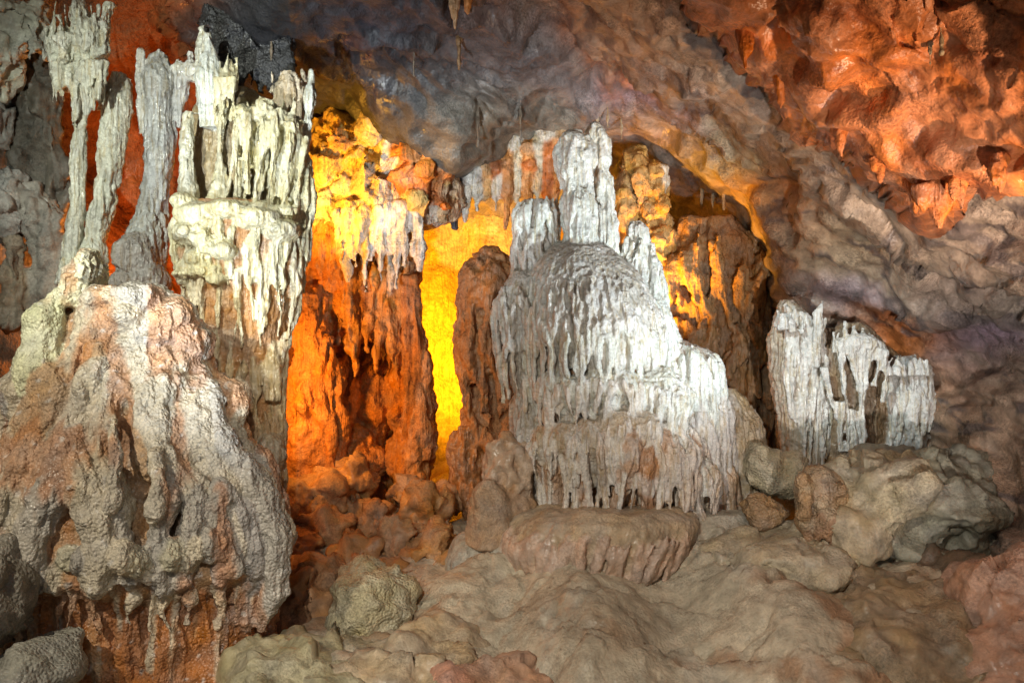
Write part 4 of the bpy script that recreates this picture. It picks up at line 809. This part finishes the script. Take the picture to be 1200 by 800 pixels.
# ---------------------------------------------------------------- right: white frost curtain
def white_curtain():
    D = 8.7; c = Clay(72); b0 = base(990, 540, D)
    root = thing('flowstone_curtain', 'frost white branching drip curtain in three panels above the grey boulder', 'flowstone', b0)
    tn = (0.48, 0.43, 0.35); w1 = (0.76, 0.77, 0.74)
    p1 = c.flow(D, [(352, 914, 930), (370, 908, 948), (400, 902, 960), (440, 902, 964), (480, 908, 966), (520, 914, 966), (590, 920, 966)], 0.7, 0.02, tn, None, rough=0.08)
    p2 = c.flow(D, [(378, 985, 1010), (392, 970, 1030), (410, 962, 1038), (440, 962, 1036), (480, 966, 1030), (580, 966, 1026)], 0.5, 0.03, (0.32, 0.24, 0.16), 'centre_panel', rough=0.06)
    p3 = c.flow(D + .02, [(418, 1045, 1070), (430, 1038, 1088), (455, 1034, 1090), (480, 1034, 1088), (560, 1036, 1084)], 0.6, 0.02, (0.46, 0.47, 0.46), 'right_panel', rough=0.06)
    c.flow(D + .15, [(385, 930, 1000), (410, 918, 1050), (440, 912, 1080), (500, 915, 1086), (580, 915, 1090)], 0.3, 0.05, (0.22, 0.15, 0.09), 'backing', rough=0.1)  # dark colour stands in for the shaded gaps between panels
    c.drips(p1, lin(-0.35, 0.75, 8, 0.2, c.rng), lambda u: 362 + 22 * max(0, u), lambda u: 440, 3.8, w1, 'drip', 0.3, 0.7, merge=0.3)
    c.drips(p1, lin(-0.3, 0.75, 9, 0.3, c.rng), lambda u: 400, lambda u: 490, 3.8, w1, None, 0.3, 0.7, merge=0.3)
    c.drips(p1, lin(-0.15, 0.7, 7, 0.3, c.rng), lambda u: 450, lambda u: 545, 3.8, w1, None, 0.3, 0.7, merge=0.4)
    c.tube([(957, 430, 8.48), (957, 395, 8.46), (960, 368, 8.47), (964, 352, 8.5)], [4, 6, 5, 2], w1, 'horn'); c.tube([(968, 372, 8.5), (960, 392, 8.46), (958, 420, 8.46)], [2, 5, 3], w1)
    for x in (990, 1001, 1011): c.tube([(x, 376 + (x - 990) * .4, 8.5), (x, 392, 8.45), (x + 1, 410, 8.43)], [2, 3.5, 6], w1, 'spike')
    c.tube([(978, 405, 8.47), (1000, 400, 8.45), (1020, 402, 8.45), (1036, 412, 8.47)], [8, 10, 10, 6], w1)
    for (pts, r_) in (([(986, 400), (985, 430), (992, 470), (994, 530)], 5), ([(996, 405), (1003, 440), (1010, 462), (1011, 535)], 6), ([(1012, 405), (1010, 440), (1010, 465)], 5), ([(1022, 405), (1016, 440), (1011, 468)], 5), ([(1030, 408), (1030, 430), (1024, 452)], 5), ([(966, 430), (972, 460), (984, 500), (986, 530)], 6), ([(1036, 410), (1038, 440), (1034, 470)], 5), ([(1004, 402), (1006, 425), (1009, 440)], 4), ([(984, 470), (984, 520)], 6), ([(1000, 480), (1002, 530)], 5)):
        q = [(x, y, 8.42) for x, y in pts]; c.tube(q, [r_ * .9] + [r_ * .62] * (len(q) - 2) + [r_ * .6], w1, 'drip', seg=9)
    c.ragged(908, 952, 9, lambda x: 372 + .3 * (x - 908), -2, -16, 4, w1, 8.5); c.ragged(975, 1036, 12, lambda x: 402 + .2 * (x - 975), -4, -22, 3.4, w1, 8.48, None, .04); c.ragged(1040, 1088, 9, 430, -2, -14, 3.6, w1, 8.5)
    c.drips(p3, lin(-0.5, 0.9, 9, 0.25, c.rng), 424, 500, 3.8, w1, 'drip', 0.3, 0.7, merge=0.2)
    c.drips(p3, lin(-0.5, 0.9, 8, 0.3, c.rng), 455, 515, 5, w1, None, 0.3, 0.5)
    c.build('body', M_CALC, 0.0105, 1, [('fbm', 6, 0.025), ('rib', (22, 22, 3.0), 0.06), ('pop', 30, 0.008), ('fbm', 26, 0.008)], root, b0, 2, 0.15)
white_curtain()

# ---------------------------------------------------------------- boulders
def boulder(name, label, cat, seed, lumps, col, mat=M_ROCK, voxel=0.024, disp=(('fbm', 2.6, 0.14), ('facet', 2.6, 0.08), ('facet', 7, 0.015), ('fbm', 12, 0.015)), group=None, cf=None):
    """lumps (px,py,D,rx,rz,ry)"""
    c = Clay(seed)
    for l in lumps: c.blob(l[0], l[1], l[2], l[3], l[4], l[5], l[6] if len(l) > 6 else col, None, 0.25)
    x, y, d = lumps[0][0], max(l[1] + l[4] for l in lumps), lumps[0][2]
    o = c.build(name, mat, voxel, 3, disp, None, P(x, y, d), 8, 0.3, cf)
    return tag(o[0], label, cat, group)
def boulders():
    boulder('boulder', 'large grey green boulder under the white drip curtain', 'boulder', 81, [(1075, 590, 7.7, 85, 65, .6), (1030, 580, 7.4, 55, 55, .4, (0.44, 0.38, 0.26)), (1110, 570, 7.8, 60, 50, .4), (1060, 640, 7.5, 80, 50, .4), (1000, 620, 7.3, 40, 50, .3, (0.42, 0.34, 0.22))], (0.32, 0.31, 0.24))
    boulder('boulder', 'long tan boulder sloping below the grey green boulder', 'boulder', 82, [(1050, 760, 6.7, 130, 70, .9), (985, 745, 6.9, 80, 50, .6), (1120, 740, 6.9, 80, 80, .7, (0.18, 0.13, 0.09)), (1060, 700, 7.2, 70, 40, .5), (1000, 800, 6.4, 120, 50, .6)], (0.32, 0.24, 0.15))
    boulder('boulder', 'flat topped sandy boulder between round stone and lower flow', 'boulder', 83, [(905, 655, 7.3, 70, 36, .5), (950, 668, 7.2, 50, 34, .45), (860, 660, 7.35, 46, 32, .4)], (0.44, 0.37, 0.26), M_FLOW, disp=(('fbm', 3, 0.07), ('facet', 3, 0.06), ('fbm', 12, 0.012)))
    boulder('boulder', 'small round brown boulder at the right foot of the white stalagmite', 'boulder', 84, [(893, 600, 7.5, 25, 19, .17)], (0.33, 0.21, 0.11), M_POP, 0.015, (('fbm', 5, 0.04), ('facet', 9, 0.02), ('pop', 26, 0.012)))
    c = Clay(85); b0 = base(958, 640, 7.25); root = thing('stalagmite', 'knobby brown stump stalagmite before the white drip curtain', 'stalagmite', b0)
    pr = c.flow(7.25, [(545, 945, 970), (556, 934, 985), (580, 930, 990), (605, 935, 990), (630, 950, 988), (650, 956, 985)], 0.9, 0, (0.38, 0.26, 0.15), None, rough=0.15)
    for q in range(18): c.blob(c.rng.uniform(936, 984), c.rng.uniform(552, 622), 7.12 + c.rng.uniform(-.02, .06), 9, 10, .07, c.rng.choice([(0.42, 0.31, 0.19), (0.34, 0.22, 0.12)]))
    c.drips(pr, lin(-.8, .9, 7, .2, c.rng), 600, 645, 7, (0.34, 0.20, 0.11), 'drip', .5, .5)
    c.build('body', M_POP, 0.015, 2, [('fbm', 6, 0.03), ('pop', 18, 0.02)], root, b0, 2, 0.3)
    boulder('boulder', 'pale lumpy rock between stalagmite mound and knobby stump', 'boulder', 86, [(905, 552, 8.0, 24, 26, .2), (926, 556, 8.0, 20, 30, .2), (888, 545, 8.05, 18, 26, .2)], (0.52, 0.46, 0.32), M_POP, disp=(('fbm', 5, 0.04), ('rib', (16, 16, 4), 0.06), ('pop', 22, 0.02), ('fbm', 18, 0.012)))
    # foreground
    boulder('boulder', 'pitted cream boulder on the floor before the orange rubble', 'boulder', 87, [(435, 710, 6.9, 46, 44, .4), (465, 690, 7.0, 24, 24, .25), (405, 725, 6.8, 26, 26, .25)], (0.46, 0.41, 0.27), M_POP, disp=(('fbm', 4, 0.08), ('pop', 9, 0.05), ('fbm', 14, 0.02)))
    boulder('boulder', 'smooth rusty slab leaning between mound foot and pitted boulder', 'boulder', 88, [(355, 705, 7.0, 36, 40, .4), (375, 690, 7.1, 30, 26, .3)], (0.36, 0.20, 0.10))
    boulder('boulder', 'low yellowish slab rising at the foot of the red flutes', 'boulder', 89, [(350, 800, 5.9, 85, 40, .6), (320, 790, 5.8, 40, 34, .4)], (0.38, 0.34, 0.22))
    boulder('boulder', 'broad sandy hump on the floor before the flowstone ledge', 'boulder', 90, [(490, 795, 6.3, 110, 55, .9), (550, 790, 6.5, 70, 50, .6), (430, 800, 6.2, 70, 40, .6, (0.36, 0.30, 0.2))], (0.42, 0.33, 0.22))
    boulder('boulder', 'reddish streaked stone lying low on the sandy hump', 'boulder', 91, [(575, 812, 5.9, 70, 30, .45), (530, 815, 5.8, 50, 26, .4, (0.5, 0.27, 0.19))], (0.44, 0.28, 0.19))
    boulder('boulder', 'grey warty rock beside the red fluted foot at its outer corner', 'boulder', 92, [(45, 785, 5.3, 46, 34, .35), (15, 790, 5.3, 40, 26, .3)], (0.40, 0.39, 0.33), M_POP, disp=(('fbm', 4, 0.06), ('pop', 12, 0.04), ('fbm', 16, 0.015)))
    boulder('boulder', 'dark streaked hanging lobe beside the red flutes above the warty rock', 'boulder', 93, [(5, 700, 5.5, 26, 60, .25), (-20, 720, 5.5, 34, 60, .3)], (0.26, 0.24, 0.20), M_POP)
    boulder('boulder', 'pink lit rough rock at the base of the right wall', 'boulder', 94, [(1190, 730, 6.3, 60, 80, .5), (1200, 790, 6.0, 80, 60, .5)], (0.48, 0.30, 0.21))  # pink of the light is put into the rock's base colour
    # orange rubble in the recess
    rng = random.Random(9); n = 0
    RL = ['rusty rubble boulder leaning on the grey flank of the mound', 'broad orange rubble boulder under the left rust lobe', 'flat topped orange rubble boulder above the rusty slab', 'upright small rubble stone wedged between broad boulders', 'tall orange rubble boulder left of the rounded brown stalagmite', 'low rubble slab lying against the fluted wall foot',
          'round orange rubble boulder by the foot of the pillar', 'flat rubble stone in the mouth of the yellow gap', 'small rubble stone under the fluted orange wall', 'large rubble boulder before the dark twin tiered column', 'orange rubble boulder tucked behind the mound flank', 'narrow rubble stone pressed against the cream column foot',
          'low rubble stone behind the pitted cream boulder', 'rubble stone touching the left apron of the ledge', 'big rounded rubble boulder sunk into the fluted wall base', 'small rubble stone on top of the rusty slab']
    for (x, y, d, rx, rz) in ((350, 640, 8.0, 26, 20), (385, 620, 8.3, 36, 26), (420, 650, 8.0, 34, 20), (440, 615, 8.4, 20, 24), (465, 640, 8.0, 26, 36), (425, 605, 8.7, 34, 16), (500, 600, 8.6, 30, 34), (520, 580, 9.0, 26, 14), (480, 580, 8.9, 24, 16), (505, 640, 8.0, 34, 30), (380, 580, 8.6, 34, 26), (335, 610, 8.2, 14, 20), (450, 672, 7.6, 36, 18), (520, 668, 7.8, 26, 20), (400, 560, 8.9, 40, 30), (360, 668, 7.6, 24, 14)):
        boulder('rubble_boulder', RL[n], 'boulder', 100 + n, [(x, y, d, rx, rz, rx * d / F * rng.uniform(.7, 1.1)), (x + rng.uniform(-.5, .5) * rx, y + .3 * rz, d, rx * .7, rz * .7, rx * d / F * .6)], rng.choice([(0.42, 0.22, 0.09), (0.46, 0.26, 0.12), (0.40, 0.23, 0.12)]), M_ROCK, 0.024, (('fbm', 4, 0.09), ('facet', 4, 0.09), ('facet', 9, 0.025), ('fbm', 14, 0.02)), 'orange rubble in the recess'); n += 1
boulders()

# ---------------------------------------------------------------- stalactites on the roof
def stalactite(label, seed, px, py0, py1, D, r, col, lean=0, group=None, lumps=0):
    c = Clay(seed); rg = c.rng
    c.tube([(px, py0 - 14, D + .05), (px, py0, D), (px + lean * .4, (py0 + py1) / 2, D), (px + lean, py1, D)], [r * 1.7, r, r * .65, max(r * .25, 1.2)], col, seg=10)
    for k in range(lumps): 
        x = px + rg.uniform(-1.2, 1.2) * r; l = (py1 - py0) * rg.uniform(.4, .8); c.tube([(x, py0 - 8, D), (x, py0 + l * .5, D - .02), (x, py0 + l, D)], [r * .8, r * .5, 1.2], col)
    o = c.build('stalactite', M_CLAY, max(0.006, min(0.014, r * D / F * 0.35)), 1, [('fbm', 9, 0.02), ('fbm', 30, 0.006)], None, P(px, py0, D), 2, 0.2)
    tag(o[0], label, 'stalactite', group)
def roof_at(px, py):
    X = np.array([[float(px)]]); Y = np.array([[float(py)]])
    return float(roof_depth(X, Y, rbf(roof_pts, X, Y))[0, 0])
def stalactites():
    c = Clay(240); root = thing('stalactite_cluster', 'black spiky stalactite cluster hanging over the cream drapery column', 'stalactites', P(285, 60, 7.4))
    for q in range(40): 
        x = c.rng.uniform(248, 340); y = 50 + 0.2 * (x - 250); c.tube([(x, y - 40, 7.5), (x, y, 7.4), (x + c.rng.uniform(-3, 3), y + c.rng.uniform(20, 62), 7.35)], [10, c.rng.uniform(3, 6), 1.2], (0.05, 0.05, 0.052), 'pendant' if q % 2 else None)
    for x in range(250, 340, 18): c.blob(x, 38 + 0.2 * (x - 250), 7.55, 18, 20, .2, (0.05, 0.05, 0.052), None, .3)
    c.build('body', M_POP, 0.015, 1, [('fbm', 5, 0.07), ('facet', 9, 0.04), ('rib', (20, 20, 3), 0.05), ('fbm', 20, 0.02)], root, P(285, 60, 7.4), 2, 0.3)
    G = 'thin straw stalactites on the roof'
    for k, (lab, x, a, b, r_, lu) in enumerate((
        ('broad lumpy orange stalactite tip hanging from the orange roof slab corner', 1100, 226, 268, 17, 5),
        ('pointed orange stalactite beside the broad lumpy tip on the slab edge', 1072, 220, 252, 9, 2),
        ('orange stalactite at the inner notch of the slab edge', 1126, 214, 246, 9, 2),
        ('long orange stalactite hanging from the middle of the orange slab edge', 914, 92, 128, 8, 2),
        ('stubby orange stalactite on the slab edge above the grey tan band', 985, 160, 186, 8, 2),
        ('small orange stalactite on the slab edge near the stubby one', 1030, 192, 214, 7, 2),
        ('blunt orange stalactite high on the slab edge over mauve rock', 872, 52, 82, 8, 2),
        ('orange stalactite nub near the wall end of the slab edge', 1172, 200, 226, 8, 2))):
        stalactite(lab, 201 + k, x, a, b, roof_at(x, a - 14) - 0.12, r_, (0.54, 0.18, 0.055), 1, None, lu)
    for k, (x, a, b, r_, cc) in enumerate(((533, 0, 36, 7, (0.5, 0.3, 0.16)), (548, 0, 18, 6, (0.45, 0.2, 0.08)), (538, 50, 82, 4, (0.2, 0.12, 0.06)))):
        stalactite(('tapering tan stalactite hanging from the dark blue grey roof', 'short orange stalactite beside the tapering tan one', 'dark amber stalactite below the tan stalactite on dark roof')[k], 215 + k, x, a, b, roof_at(x, a) - 0.1, r_, cc)
    k = 0
    for (x, a, b, d) in ((835, 225, 272, 9.0), (822, 225, 246, 9.0), (848, 222, 246, 8.9), (1103, 32, 64, 6.1), (1090, 55, 80, 6.2), (1072, 0, 20, 6.1), (485, 60, 90, 7.9), (318, 40, 76, 7.5), (700, 125, 160, 9.2), (712, 120, 150, 9.2), (728, 130, 165, 9.3), (612, 40, 62, 7.6), (560, 140, 172, 9.0), (610, 130, 165, 9.1)):
        where = 'brown draperies' if x in (822, 848) else 'golden column, longest of three' if x == 835 else 'orange roof slab' if x > 1000 else 'dark grey roof' if x < 500 else 'white summit' if 690 < x < 730 else 'drip crest'
        stalactite('thin straw stalactite hanging ' + ('from the ' if 'roof' in where else 'above the ') + where, 220 + k, x, a, b, roof_at(x, a) - 0.06, 2.0, (0.45, 0.36, 0.24) if x > 690 else (0.16, 0.13, 0.10), 0, G); k += 1
stalactites()
